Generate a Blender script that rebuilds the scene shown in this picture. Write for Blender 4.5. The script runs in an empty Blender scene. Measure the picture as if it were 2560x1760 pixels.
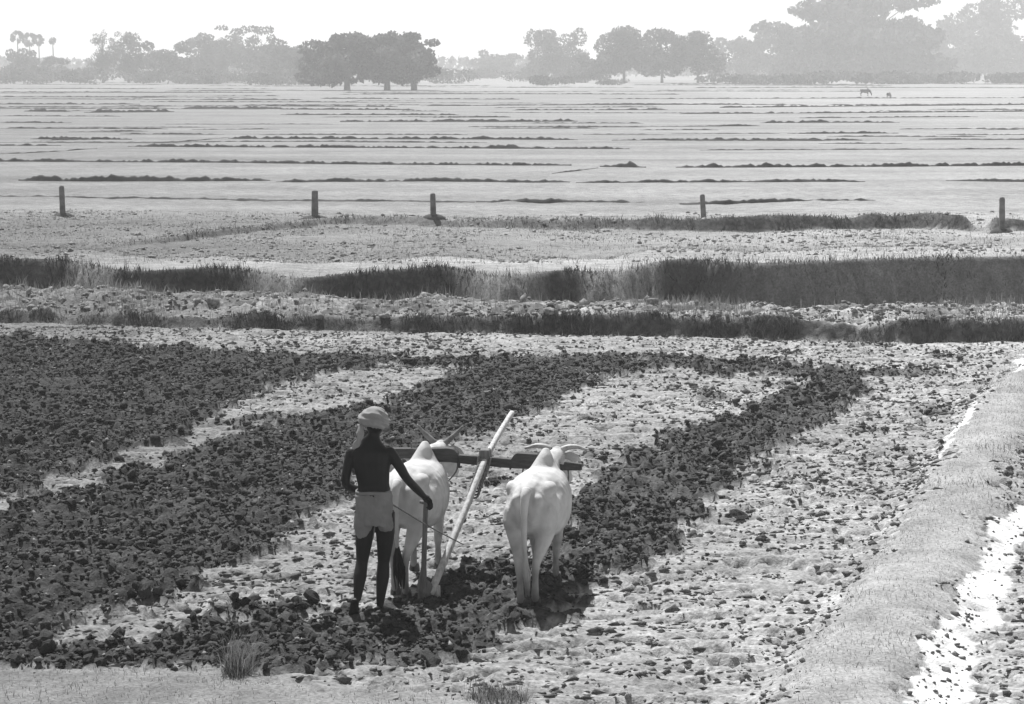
import bpy, bmesh, math, random
import numpy as np
from mathutils import Vector, Matrix

# ------------------------------------------------------------------ camera, sky, sun, exposure
scene = bpy.context.scene
C = scene.collection
CAM_H, FPX, HORIZON = 4.37, 5500.0, 165.0            # metres, focal length and horizon row of the 2560x1760 photograph
PITCH = math.atan((880.0 - HORIZON) / FPX)
cam = bpy.data.cameras.new('camera'); camo = bpy.data.objects.new('camera', cam); C.objects.link(camo)
camo.location = (0, 0, CAM_H); camo.rotation_euler = (math.pi / 2 - PITCH, 0, 0)
cam.sensor_width = 36.0; cam.lens = 36.0 * FPX / 2560.0
cam.clip_start = 0.1; cam.clip_end = 9000.0
scene.camera = camo

SUN = Vector((-0.20, 0.46, 0.865)).normalized()       # towards the sun: high, beyond the team, a little left
world = bpy.data.worlds.new('World'); scene.world = world; world.use_nodes = True
wn, wl = world.node_tree.nodes, world.node_tree.links
bg = wn['Background']; sky = wn.new('ShaderNodeTexSky'); sky.sky_type = 'NISHITA'; sky.sun_disc = False
sky.sun_elevation = math.asin(SUN.z); sky.sun_rotation = math.atan2(SUN.x, SUN.y)
sky.air_density = 0.8; sky.dust_density = 0.3; sky.ozone_density = 1.0
bw = wn.new('ShaderNodeRGBToBW')                      # black-and-white film
wl.new(sky.outputs[0], bw.inputs[0]); wl.new(bw.outputs[0], bg.inputs[0]); bg.inputs[1].default_value = 0.10
sun = bpy.data.lights.new('sun', 'SUN'); suno = bpy.data.objects.new('sun', sun); C.objects.link(suno)
sun.energy = 4.8; sun.angle = math.radians(0.5); sun.color = (1, 1, 1)
suno.rotation_euler = (-SUN).to_track_quat('-Z', 'Y').to_euler()
suno.location = (0, 0, 60)
scene.view_settings.view_transform = 'Standard'; scene.view_settings.look = 'None'
scene.view_settings.exposure = 0.4; scene.view_settings.gamma = 1.0; scene.view_settings.use_curve_mapping = False
scene.render.engine = 'CYCLES'
scene.cycles.use_denoising = True
scene.cycles.max_bounces = 6; scene.cycles.volume_bounces = 1

rng = np.random.default_rng(7); random.seed(7)

# ------------------------------------------------------------------ photograph pixel -> place
def ray(px, py):
    v = Vector(((px - 1280) / FPX, 1.0, (880 - py) / FPX))
    c, s = math.cos(PITCH), math.sin(PITCH)
    return Vector((v.x, v.y * c + v.z * s, v.z * c - v.y * s))
def at(px, py, z=0.0):                                # where that line of sight meets height z
    r = ray(px, py); return Vector((0, 0, CAM_H)) + r * ((z - CAM_H) / r.z)
def P(px, py, y):                                     # where it meets distance y
    r = ray(px, py); return Vector((0, 0, CAM_H)) + r * (y / r.y)

# ------------------------------------------------------------------ noise in numpy
def _hash(ix, iy, seed):
    h = (ix.astype(np.int64) * 374761393 + iy.astype(np.int64) * 668265263 + seed * 1442695041) & 0xFFFFFFFF
    h = ((h ^ (h >> 13)) * 1274126177) & 0xFFFFFFFF
    h = ((h ^ (h >> 16)) * 2246822519) & 0xFFFFFFFF
    return ((h ^ (h >> 15)) & 0xFFFFFF) / float(0xFFFFFF)
def vnoise(x, y, seed=0):
    x = np.asarray(x, float); y = np.asarray(y, float)
    ix, iy = np.floor(x), np.floor(y); fx, fy = x - ix, y - iy
    u = fx * fx * fx * (fx * (fx * 6 - 15) + 10); v = fy * fy * fy * (fy * (fy * 6 - 15) + 10)
    a, b = _hash(ix, iy, seed), _hash(ix + 1, iy, seed); c, d = _hash(ix, iy + 1, seed), _hash(ix + 1, iy + 1, seed)
    return (a * (1 - u) + b * u) * (1 - v) + (c * (1 - u) + d * u) * v
def fbm(x, y, octs, seed=0, gain=0.5):
    t = 0; a = 1.0; n = 0
    for o in range(octs):
        t = t + a * vnoise(x * 2 ** o + 17.3 * o, y * 2 ** o - 9.1 * o, seed + o); n += a; a *= gain
    return t / n - 0.5
def sstep(a, b, x):
    t = np.clip((x - a) / (b - a), 0, 1); return t * t * (3 - 2 * t)

# ------------------------------------------------------------------ materials (all greys: black-and-white film)
def mat(name, v, rough=0.9, var=0.25, scale=8.0, detail=5, bump=0.0, bscale=40.0, spec=0.15, trans=0.0, attr=None, stretch=(1, 1, 1)):
    m = bpy.data.materials.new(name); m.use_nodes = True
    n, l = m.node_tree.nodes, m.node_tree.links
    b = n['Principled BSDF']; b.inputs['Roughness'].default_value = rough; b.inputs['Specular IOR Level'].default_value = spec
    tc = n.new('ShaderNodeTexCoord'); mp = n.new('ShaderNodeMapping'); mp.inputs['Scale'].default_value = stretch
    l.new(tc.outputs['Object'], mp.inputs[0])
    t = n.new('ShaderNodeTexNoise'); t.inputs['Scale'].default_value = scale; t.inputs['Detail'].default_value = detail
    l.new(mp.outputs[0], t.inputs['Vector'])
    mr = n.new('ShaderNodeMapRange'); mr.inputs[1].default_value = 0.3; mr.inputs[2].default_value = 0.7
    mr.inputs[3].default_value = v * (1 - var); mr.inputs[4].default_value = v * (1 + var)
    l.new(t.outputs[0], mr.inputs[0])
    out = mr.outputs[0]
    l.new(out, b.inputs['Base Color'])
    if bump:
        t2 = n.new('ShaderNodeTexNoise'); t2.inputs['Scale'].default_value = bscale; t2.inputs['Detail'].default_value = 6
        l.new(mp.outputs[0], t2.inputs['Vector'])
        bp = n.new('ShaderNodeBump'); bp.inputs['Strength'].default_value = bump; bp.inputs['Distance'].default_value = 0.02
        l.new(t2.outputs[0], bp.inputs['Height']); l.new(bp.outputs[0], b.inputs['Normal'])
    if trans:
        tr = n.new('ShaderNodeBsdfTranslucent'); l.new(out, tr.inputs[0])
        mx = n.new('ShaderNodeMixShader'); mx.inputs[0].default_value = trans
        l.new(b.outputs[0], mx.inputs[1]); l.new(tr.outputs[0], mx.inputs[2])
        l.new(mx.outputs[0], n['Material Output'].inputs[0])
    return m

M = {}
M['clod'] = mat('clod_earth', 0.07, 0.95, 0.65, 14, bump=0.6, bscale=60)
M['pale_clod'] = mat('pale_clod_earth', 0.25, 0.95, 0.5, 14, bump=0.6, bscale=60)
M['flake'] = mat('flake_earth', 0.13, 0.95, 0.5, 14, bump=0.5, bscale=60)  # dark tone puts the shade of pits into the flakes' colour
M['straw'] = mat('dry_grass', 0.27, 0.8, 0.35, 3.0, trans=0.35)
M['dark_grass'] = mat('dark_grass', 0.07, 0.8, 0.5, 1.5, trans=0.25)
M['mid_grass'] = mat('mid_grass', 0.15, 0.8, 0.5, 1.5, trans=0.3)
M['pale_straw'] = mat('bleached_grass', 0.33, 0.8, 0.3, 3.0, trans=0.35)
M['bund'] = mat('far_bund_earth', 0.085, 0.95, 0.5, 0.8)
M['ox'] = mat('white_hide', 0.54, 0.75, 0.22, 5.5, bump=0.25, bscale=30)
def muddy(m):                                         # dried mud up the legs and dung stains on the hindquarters
    n, l = m.node_tree.nodes, m.node_tree.links; b = n['Principled BSDF']; src = b.inputs['Base Color'].links[0].from_socket
    tc = n.new('ShaderNodeTexCoord'); sx = n.new('ShaderNodeSeparateXYZ'); l.new(tc.outputs['Object'], sx.inputs[0])
    t = n.new('ShaderNodeTexNoise'); t.inputs['Scale'].default_value = 9; t.inputs['Detail'].default_value = 6; l.new(tc.outputs['Object'], t.inputs['Vector'])
    a = n.new('ShaderNodeMath'); a.operation = 'MULTIPLY_ADD'; l.new(t.outputs[0], a.inputs[0]); a.inputs[1].default_value = -0.5; l.new(sx.outputs[2], a.inputs[2])
    r = n.new('ShaderNodeMapRange'); r.inputs[1].default_value = -0.22; r.inputs[2].default_value = 0.28; r.inputs[3].default_value = 0.45; r.inputs[4].default_value = 1.0; l.new(a.outputs[0], r.inputs[0])
    q = n.new('ShaderNodeMath'); q.operation = 'MULTIPLY'; l.new(src, q.inputs[0]); l.new(r.outputs[0], q.inputs[1]); l.new(q.outputs[0], b.inputs['Base Color'])
muddy(M['ox'])
M['ox_grey'] = mat('grey_hide', 0.16, 0.8, 0.2, 5.0)
M['hoof'] = mat('hoof_horn', 0.12, 0.6, 0.3, 30)
M['horn'] = mat('horn', 0.20, 0.45, 0.3, 20, spec=0.4)
M['horn_pale'] = mat('pale_horn', 0.42, 0.45, 0.3, 20, spec=0.4)
M['tailhair'] = mat('black_tail_hair', 0.02, 0.7, 0.3, 30)
M['skin'] = mat('dark_skin', 0.014, 0.5, 0.2, 9, spec=0.22)
M['hair'] = mat('black_hair', 0.012, 0.7, 0.2, 30)
M['eye'] = mat('eye', 0.3, 0.2, 0.1, 3)
M['cloth'] = mat('worn_cotton', 0.24, 0.95, 0.15, 10, bump=0.25, bscale=30)
M['turban'] = mat('turban_cotton', 0.30, 0.95, 0.12, 12, bump=0.3, bscale=25)
M['wood_dark'] = mat('dark_wood', 0.06, 0.6, 0.4, 6, stretch=(1, 8, 8), bump=0.3, spec=0.3)
M['wood_mid'] = mat('mid_wood', 0.16, 0.65, 0.35, 6, stretch=(8, 8, 1), bump=0.3, spec=0.3)
M['wood_pale'] = mat('pale_peeled_wood', 0.52, 0.7, 0.3, 9, stretch=(4, 4, 1), bump=0.2, spec=0.2)
M['rope'] = mat('rope', 0.17, 0.95, 0.3, 60)
M['iron'] = mat('iron', 0.08, 0.5, 0.3, 20, spec=0.5)
M['post'] = mat('weathered_post', 0.17, 0.95, 0.4, 5, bump=0.5, bscale=20)
M['leaf'] = mat('tree_leaves', 0.105, 0.7, 0.85, 0.25, trans=0.35)
M['bark'] = mat('bark', 0.10, 0.95, 0.3, 4)
M['palm'] = mat('palm_leaves', 0.06, 0.7, 0.4, 0.8, trans=0.2)
M['thatch'] = mat('pale_thatch', 0.5, 0.95, 0.15, 2)
M['hutwall'] = mat('mud_wall', 0.16, 0.95, 0.2, 2)

def ground_material():
    m = bpy.data.materials.new('earth'); m.use_nodes = True
    n, l = m.node_tree.nodes, m.node_tree.links
    b = n['Principled BSDF']; b.inputs['Roughness'].default_value = 0.97; b.inputs['Specular IOR Level'].default_value = 0.08
    at_ = n.new('ShaderNodeAttribute'); at_.attribute_name = 'cover'
    sp = n.new('ShaderNodeSeparateColor'); l.new(at_.outputs['Color'], sp.inputs[0])
    tc = n.new('ShaderNodeTexCoord')
    def noise(scale, lo, hi, detail=6, stretch=None, rough=0.6):
        t = n.new('ShaderNodeTexNoise'); t.inputs['Scale'].default_value = scale; t.inputs['Detail'].default_value = detail
        t.inputs['Roughness'].default_value = rough
        if stretch:
            mp = n.new('ShaderNodeMapping'); mp.inputs['Scale'].default_value = stretch
            l.new(tc.outputs['Object'], mp.inputs[0]); l.new(mp.outputs[0], t.inputs['Vector'])
        else: l.new(tc.outputs['Object'], t.inputs['Vector'])
        r = n.new('ShaderNodeMapRange'); r.inputs[1].default_value = 0.28; r.inputs[2].default_value = 0.72
        r.inputs[3].default_value = lo; r.inputs[4].default_value = hi; l.new(t.outputs[0], r.inputs[0])
        return r.outputs[0]
    def math_(op, a, b_):
        q = n.new('ShaderNodeMath'); q.operation = op
        for i, s in enumerate((a, b_)):
            if isinstance(s, (int, float)): q.inputs[i].default_value = s
            else: l.new(s, q.inputs[i])
        return q.outputs[0]
    def mix(f, a, b_):
        q = n.new('ShaderNodeMix'); q.data_type = 'FLOAT'
        for i, s in ((0, f), (2, a), (3, b_)):
            if isinstance(s, (int, float)): q.inputs[i].default_value = s
            else: l.new(s, q.inputs[i])
        return q.outputs[0]
    fine = noise(24, 0.5, 1.5, 6)
    big = noise(0.35, 0.86, 1.14, 3)
    streak = noise(1.0, 0.62, 1.38, 7, (2.5, 7.0, 1.0))
    far = noise(1.0, 0.74, 1.26, 6, (0.035, 0.22, 1.0))
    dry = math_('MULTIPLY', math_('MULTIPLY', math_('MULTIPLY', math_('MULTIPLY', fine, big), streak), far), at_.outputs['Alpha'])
    wet = math_('MULTIPLY', math_('MULTIPLY', noise(26, 0.4, 1.6, 6), noise(3.0, 0.6, 1.6, 5)), math_('MULTIPLY', at_.outputs['Alpha'], 0.25))  # ploughed earth takes the same painted fade through alpha
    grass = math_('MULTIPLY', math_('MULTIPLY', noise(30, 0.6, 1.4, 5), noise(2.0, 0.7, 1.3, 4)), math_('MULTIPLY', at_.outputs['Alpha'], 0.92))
    sand = math_('MULTIPLY', math_('MULTIPLY', noise(16, 0.8, 1.2, 5), noise(1.5, 0.85, 1.15, 4)), 0.74)
    col = mix(sp.outputs[0], dry, wet); col = mix(sp.outputs[1], col, grass); col = mix(sp.outputs[2], col, sand)
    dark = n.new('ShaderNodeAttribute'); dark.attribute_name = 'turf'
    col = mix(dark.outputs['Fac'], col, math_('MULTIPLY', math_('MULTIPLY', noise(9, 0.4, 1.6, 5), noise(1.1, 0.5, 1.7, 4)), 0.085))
    l.new(col, b.inputs['Base Color'])
    t2 = n.new('ShaderNodeTexNoise'); t2.inputs['Scale'].default_value = 45; t2.inputs['Detail'].default_value = 6
    l.new(tc.outputs['Object'], t2.inputs['Vector'])
    bp = n.new('ShaderNodeBump'); bp.inputs['Strength'].default_value = 0.6; bp.inputs['Distance'].default_value = 0.02
    l.new(t2.outputs[0], bp.inputs['Height']); l.new(bp.outputs[0], b.inputs['Normal'])
    return m
M['earth'] = ground_material()

# ------------------------------------------------------------------ mesh helpers
def tag(o, label=None, cat=None, group=None, kind=None):
    for k, v in (('label', label), ('category', cat), ('group', group), ('kind', kind)):
        if v: o[k] = v
    return o
def link(name, me, m=None, parent=None, smooth=False):
    if m is not None and not me.materials: me.materials.append(m)
    o = bpy.data.objects.new(name, me); C.objects.link(o)
    if parent is not None: o.parent = parent
    if smooth: me.shade_smooth()
    return o
def empty(name, loc, rz=0.0, scale=1.0):
    o = bpy.data.objects.new(name, None); C.objects.link(o)
    o.location = loc; o.rotation_euler = (0, 0, rz); o.scale = (scale,) * 3; o.empty_display_size = 0.2
    return o
class MB:
    def __init__(self): self.v = []; self.f = []
    def loft(self, pts, radii, n=14, ref=(0, 0, 1), power=2.0, wob=0.0):
        pts = [Vector(p) for p in pts]; ref = Vector(ref); base = len(self.v); k = len(pts)
        for i, p in enumerate(pts):
            t = (pts[min(i + 1, k - 1)] - pts[max(i - 1, 0)]).normalized()
            s = t.cross(ref)
            if s.length < 1e-4: s = t.cross(Vector((1, 0, 0)))
            s.normalize(); u = s.cross(t).normalized()
            r = radii[i]; a, b = (r, r) if isinstance(r, (int, float)) else r
            for j in range(n):
                th = 2 * math.pi * j / n; c, d = math.cos(th), math.sin(th)
                e = 2.0 / power
                c2 = math.copysign(abs(c) ** e, c); d2 = math.copysign(abs(d) ** e, d)
                w = 1 + (random.uniform(-wob, wob) if wob else 0)
                self.v.append(p + s * (a * c2 * w) + u * (b * d2 * w))
        for i in range(k - 1):
            for j in range(n):
                q = base + i * n; j2 = (j + 1) % n
                self.f.append((q + j, q + j2, q + n + j2, q + n + j))
        c0 = len(self.v); self.v.append(pts[0]); c1 = len(self.v); self.v.append(pts[-1])
        for j in range(n):
            j2 = (j + 1) % n; q = base + (k - 1) * n
            self.f.append((c0, base + j2, base + j)); self.f.append((c1, q + j, q + j2))
        return self
    def ball(self, c, r, n=14, m=9, tilt=None):
        c = Vector(c); r = (r,) * 3 if isinstance(r, (int, float)) else r; base = len(self.v)
        R = tilt if tilt is not None else Matrix.Identity(3)
        for i in range(1, m):
            ph = math.pi * i / m
            for j in range(n):
                th = 2 * math.pi * j / n
                self.v.append(c + R @ Vector((r[0] * math.sin(ph) * math.cos(th), r[1] * math.sin(ph) * math.sin(th), r[2] * math.cos(ph))))
        for i in range(m - 2):
            for j in range(n):
                q = base + i * n; j2 = (j + 1) % n
                self.f.append((q + j, q + n + j, q + n + j2, q + j2))
        t = len(self.v); self.v.append(c + R @ Vector((0, 0, r[2]))); bt = len(self.v); self.v.append(c - R @ Vector((0, 0, r[2])))
        q = base + (m - 2) * n
        for j in range(n):
            j2 = (j + 1) % n
            self.f.append((t, base + j, base + j2)); self.f.append((bt, q + j2, q + j))
        return self
    def prism(self, poly, axis_u, axis_v, axis_w, origin, thick):     # outline in u,v pushed along w
        o = Vector(origin); U, V, W = Vector(axis_u), Vector(axis_v), Vector(axis_w); base = len(self.v); k = len(poly)
        for s in (-0.5, 0.5):
            for (a, b) in poly: self.v.append(o + U * a + V * b + W * (thick * s))
        self.f.append(tuple(base + i for i in range(k))); self.f.append(tuple(base + k + i for i in reversed(range(k))))
        for i in range(k):
            j = (i + 1) % k; self.f.append((base + i, base + k + i, base + k + j, base + j))
        return self
    def mesh(self, name):
        me = bpy.data.meshes.new(name); me.from_pydata([tuple(v) for v in self.v], [], self.f)
        bm = bmesh.new(); bm.from_mesh(me); bmesh.ops.recalc_face_normals(bm, faces=bm.faces); bm.to_mesh(me); bm.free()
        return me
    def build(self, name, m, parent=None, smooth=False, bevel=0.0):
        me = self.mesh(name)
        if bevel:
            bm = bmesh.new(); bm.from_mesh(me)
            bmesh.ops.bevel(bm, geom=bm.edges[:], offset=bevel, segments=2, affect='EDGES', clamp_overlap=True)
            bm.to_mesh(me); bm.free()
        return link(name, me, m, parent, smooth)
    def fused(self, name, m, parent, voxel, smooth_it=4, fac=0.5, jitter=None):   # one continuous skin round all volumes
        me = self.mesh(name); t = bpy.data.objects.new('t', me); C.objects.link(t)
        r = t.modifiers.new('r', 'REMESH'); r.mode = 'VOXEL'; r.voxel_size = voxel
        s = t.modifiers.new('s', 'SMOOTH'); s.factor = fac; s.iterations = smooth_it
        dg = bpy.context.evaluated_depsgraph_get(); ev = t.evaluated_get(dg)
        out = bpy.data.meshes.new_from_object(ev); out.name = name
        bpy.data.objects.remove(t); bpy.data.meshes.remove(me)
        if jitter is not None:
            co = np.empty(len(out.vertices) * 3); out.vertices.foreach_get('co', co); co = jitter(co.reshape(-1, 3))
            out.vertices.foreach_set('co', co.ravel())
        return link(name, out, m, parent, True)
def bulk(name, verts, tris, m, parent=None, smooth=False):            # numpy triangles -> one mesh
    me = bpy.data.meshes.new(name); nv, nf = len(verts), len(tris)
    me.vertices.add(nv); me.vertices.foreach_set('co', np.asarray(verts, np.float32).ravel())
    me.loops.add(nf * 3); me.loops.foreach_set('vertex_index', np.asarray(tris, np.int32).ravel())
    me.polygons.add(nf); me.polygons.foreach_set('loop_start', np.arange(0, nf * 3, 3, dtype=np.int32))
    me.update(calc_edges=True)
    return link(name, me, m, parent, smooth)
def smoothed(pts, k):                                                # resample a polyline (Catmull-Rom)
    pts = [Vector(p) for p in pts]; out = []
    for i in range(len(pts) - 1):
        p0, p1, p2, p3 = pts[max(i - 1, 0)], pts[i], pts[i + 1], pts[min(i + 2, len(pts) - 1)]
        for j in range(k):
            t = j / k
            out.append(0.5 * ((2 * p1) + (p2 - p0) * t + (2 * p0 - 5 * p1 + 4 * p2 - p3) * t * t + (3 * p1 - p0 - 3 * p2 + p3) * t ** 3))
    out.append(pts[-1]); return out

# ------------------------------------------------------------------ ground: masks and height
def gpoly(px): return np.array([at(x, y)[:2] for x, y in px])
def inside(poly, x, y):
    r = np.zeros(np.shape(x), bool); n = len(poly)
    for i in range(n):
        x1, y1 = poly[i]; x2, y2 = poly[(i + 1) % n]
        if y1 == y2: continue
        c = ((y1 > y) != (y2 > y)) & (x < (x2 - x1) * (y - y1) / (y2 - y1) + x1)
        r ^= c
    return r
PLOUGHED = [gpoly(p) for p in (
    [(-400, 855), (0, 850), (300, 862), (600, 890), (900, 888), (1200, 900), (1140, 915), (900, 920), (760, 935), (680, 970), (560, 1020), (500, 1060), (430, 1110), (300, 1130), (180, 1180), (60, 1230), (-400, 1330)],
    [(-400, 1480), (0, 1310), (150, 1240), (330, 1180), (520, 1110), (720, 1050), (860, 1020), (1000, 1000), (1130, 960), (1200, 898), (1520, 900), (1500, 925), (1420, 980), (1330, 1030), (1200, 1090), (1050, 1130), (900, 1190), (840, 1260), (760, 1300), (640, 1370), (560, 1430), (450, 1500), (250, 1530), (100, 1590), (-400, 1610)],
    [(1180, 895), (1500, 893), (1750, 903), (2000, 908), (2030, 938), (1900, 937), (1700, 926), (1500, 930), (1250, 930)],
    [(2020, 920), (2050, 970), (1850, 1030), (1700, 1090), (1600, 1120), (1500, 1180), (1420, 1260), (1390, 1310), (1290, 1410), (1150, 1420), (1075, 1440), (1040, 1515), (900, 1530), (700, 1535), (550, 1530), (460, 1560), (500, 1600), (300, 1640), (130, 1600), (-400, 1590), (-400, 1640), (0, 1655), (200, 1690), (400, 1705), (600, 1712), (900, 1690), (1100, 1650), (1250, 1620), (1300, 1560), (1450, 1530), (1480, 1430), (1650, 1400), (1720, 1290), (1800, 1200), (1900, 1140), (2030, 1080), (2130, 1000), (2200, 925)])]
GRASSY = [gpoly(p) for p in (
    [(-400, 1645), (0, 1655), (200, 1690), (400, 1715), (650, 1722), (900, 1738), (1100, 1752), (1300, 1770), (1300, 1900), (-400, 1900)],
    [(2700, 850), (2560, 885), (2470, 950), (2400, 1090), (2300, 1260), (2150, 1480), (2050, 1610), (1980, 1760), (1930, 1900), (2200, 1900), (2260, 1760), (2330, 1600), (2400, 1440), (2470, 1290), (2560, 1130), (2700, 1000)])]
SANDY = [gpoly(p) for p in (
    [(2560, 1265), (2490, 1310), (2420, 1450), (2345, 1600), (2265, 1760), (2220, 1900), (2420, 1900), (2440, 1760), (2450, 1620), (2500, 1470), (2560, 1350), (2640, 1260)],
    [(2530, 900), (2640, 870), (2640, 950), (2545, 960)],
    [(2440, 1010), (2380, 1090), (2330, 1170), (2370, 1130), (2420, 1070)])]
G2C = np.array([at(x, y)[:2] for x, y in [(2630, 930), (2520, 1010), (2430, 1190), (2340, 1380), (2200, 1610), (2110, 1760), (2030, 1900)]])
def ipl(pxs, z=0.0):
    q = np.array([at(x, y, z)[:2] for x, y in pxs]); o = np.argsort(q[:, 0]); return q[o]
TOE1 = ipl([(-500, 795), (0, 805), (690, 823), (1280, 834), (1850, 846), (2300, 859), (2560, 852), (3000, 850)])
WALL = ipl([(-500, 640), (0, 646), (150, 648), (215, 662), (260, 690), (300, 668), (480, 668), (640, 674), (700, 690), (735, 712), (790, 690), (1000, 674), (1130, 660), (1200, 684), (1250, 705), (1300, 690), (1430, 663), (1470, 690), (1560, 680), (1640, 650), (1690, 644), (1900, 660), (2200, 646), (2560, 640), (3000, 640)], 0.42)
TOE2 = ipl([(-500, 640), (300, 622), (430, 604), (700, 575), (820, 560), (1083, 566), (1300, 573), (1500, 574), (1760, 579), (1900, 578), (2100, 576), (2300, 571), (2420, 578), (2560, 580), (3000, 582)])
EDGE3 = ipl([(-500, 516), (0, 522), (400, 527), (800, 533), (1000, 540), (3000, 545)])
def blur_line(q, sg):
    xs = np.arange(q[0, 0], q[-1, 0], 0.05); ys = np.interp(xs, q[:, 0], q[:, 1]); k = np.exp(-(np.arange(-40, 41) * 0.05 / sg) ** 2 / 2); k /= k.sum()
    return np.stack([xs, np.convolve(np.pad(ys, 40, 'edge'), k, 'valid')], 1)
WALL = blur_line(WALL, 0.45); TOE1 = blur_line(TOE1, 0.5); TOE2 = blur_line(TOE2, 0.5)
def ipo(q, x): return np.interp(x, q[:, 0], q[:, 1])
def seg_dist(line, x, y):
    best = np.full(np.shape(x), 1e9)
    for i in range(len(line) - 1):
        ax, ay = line[i]; bx, by = line[i + 1]; dx, dy = bx - ax, by - ay
        t = np.clip(((x - ax) * dx + (y - ay) * dy) / (dx * dx + dy * dy), 0, 1)
        best = np.minimum(best, np.hypot(x - ax - t * dx, y - ay - t * dy))
    return best
def gaps(x):
    g = np.zeros(np.shape(x))
    for a, b in ((185, 330), (700, 800), (1185, 1330), (1440, 1650)):
        xa, xb = at(a, 690, 0).x, at(b, 690, 0).x; g = np.maximum(g, sstep(xa - .7, xa + .7, x) * (1 - (sstep(xb - .2, xb + .1, x) if b == 1650 else sstep(xb - .7, xb + .7, x))))
    return np.clip(g * (0.8 + 2.4 * fbm(x * 1.6, 0 * x, 4, 99, 0.7)), 0, 1)
def covers(x, y):
    """plough, grass, sand, dark turf for points on the plan"""
    x = np.asarray(x, float); y = np.asarray(y, float)
    w = 0.12 + 0.006 * y
    jx = x + w * 4.0 * fbm(x * 1.7, y * 1.7, 6, 3, 0.75); jy = y + w * 9.0 * fbm(x * 1.7 + 40, y * 1.7, 6, 5, 0.75)
    pl = np.zeros(x.shape); gr = np.zeros(x.shape); sa = np.zeros(x.shape)
    field = (y > 12) & (y < 40)
    for p in PLOUGHED: pl[field & inside(p, jx, jy)] = 1
    for p in GRASSY: gr[field & inside(p, jx, jy)] = 1
    for p in SANDY: sa[field & inside(p, x + 0.35 * (jx - x), y + 0.3 * (jy - y))] = 1
    sa = sa * np.clip(0.9 + 1.5 * fbm(x * 5, y * 5, 4, 66), 0.5, 1.0)
    pl = pl * (1 - gr) * (1 - sa)
    pl = np.maximum(pl, 0.85 * sstep(0.16, 0.30, fbm(x * 0.9, y * 0.9, 4, 61)) * (y > 12) * (y < 36) * (1 - gr) * (1 - sa))
    s1 = y - ipo(TOE1, x); wl_ = ipo(WALL, x)
    jit = 0.25 * fbm(x * 1.6, y * 1.6, 4, 90)
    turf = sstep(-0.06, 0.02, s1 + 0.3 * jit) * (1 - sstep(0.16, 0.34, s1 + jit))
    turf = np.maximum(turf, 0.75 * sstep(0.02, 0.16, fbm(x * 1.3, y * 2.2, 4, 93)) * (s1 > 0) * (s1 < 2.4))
    turf = np.maximum(turf, (s1 > 2.4) * (1 - sstep(-0.02, 0.12, y - wl_ + 0.5 * jit)) * (1 - 0.9 * gaps(x)) * (1 - 0.45 * sstep(2, 6, x)))  # dark turf weakened to the right: haze put into the wall's tone
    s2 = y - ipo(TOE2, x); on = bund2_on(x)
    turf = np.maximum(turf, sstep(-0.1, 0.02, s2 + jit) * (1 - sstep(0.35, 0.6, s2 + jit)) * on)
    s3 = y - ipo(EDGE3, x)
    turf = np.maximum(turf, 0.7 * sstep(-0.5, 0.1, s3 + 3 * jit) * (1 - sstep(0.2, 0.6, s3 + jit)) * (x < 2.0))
    return pl, gr, sa, turf
def bund2_on(x):
    px = x / 0.0001818 / 60.0 / 1.0 + 1280
    return sstep(330, 560, px) * (0.55 + 0.45 * sstep(1250, 1750, px)) * (1 - 0.75 * sstep(2390, 2425, px) * (1 - sstep(2440, 2470, px)))
FEET = [tuple(at(px, py)[:2]) for px, py in ((886, 1560), (955, 1530), (975, 1520), (1293, 1518), (1342, 1512), (1420, 1456), (1335, 1448), (990, 1490), (1028, 1488))]
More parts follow.
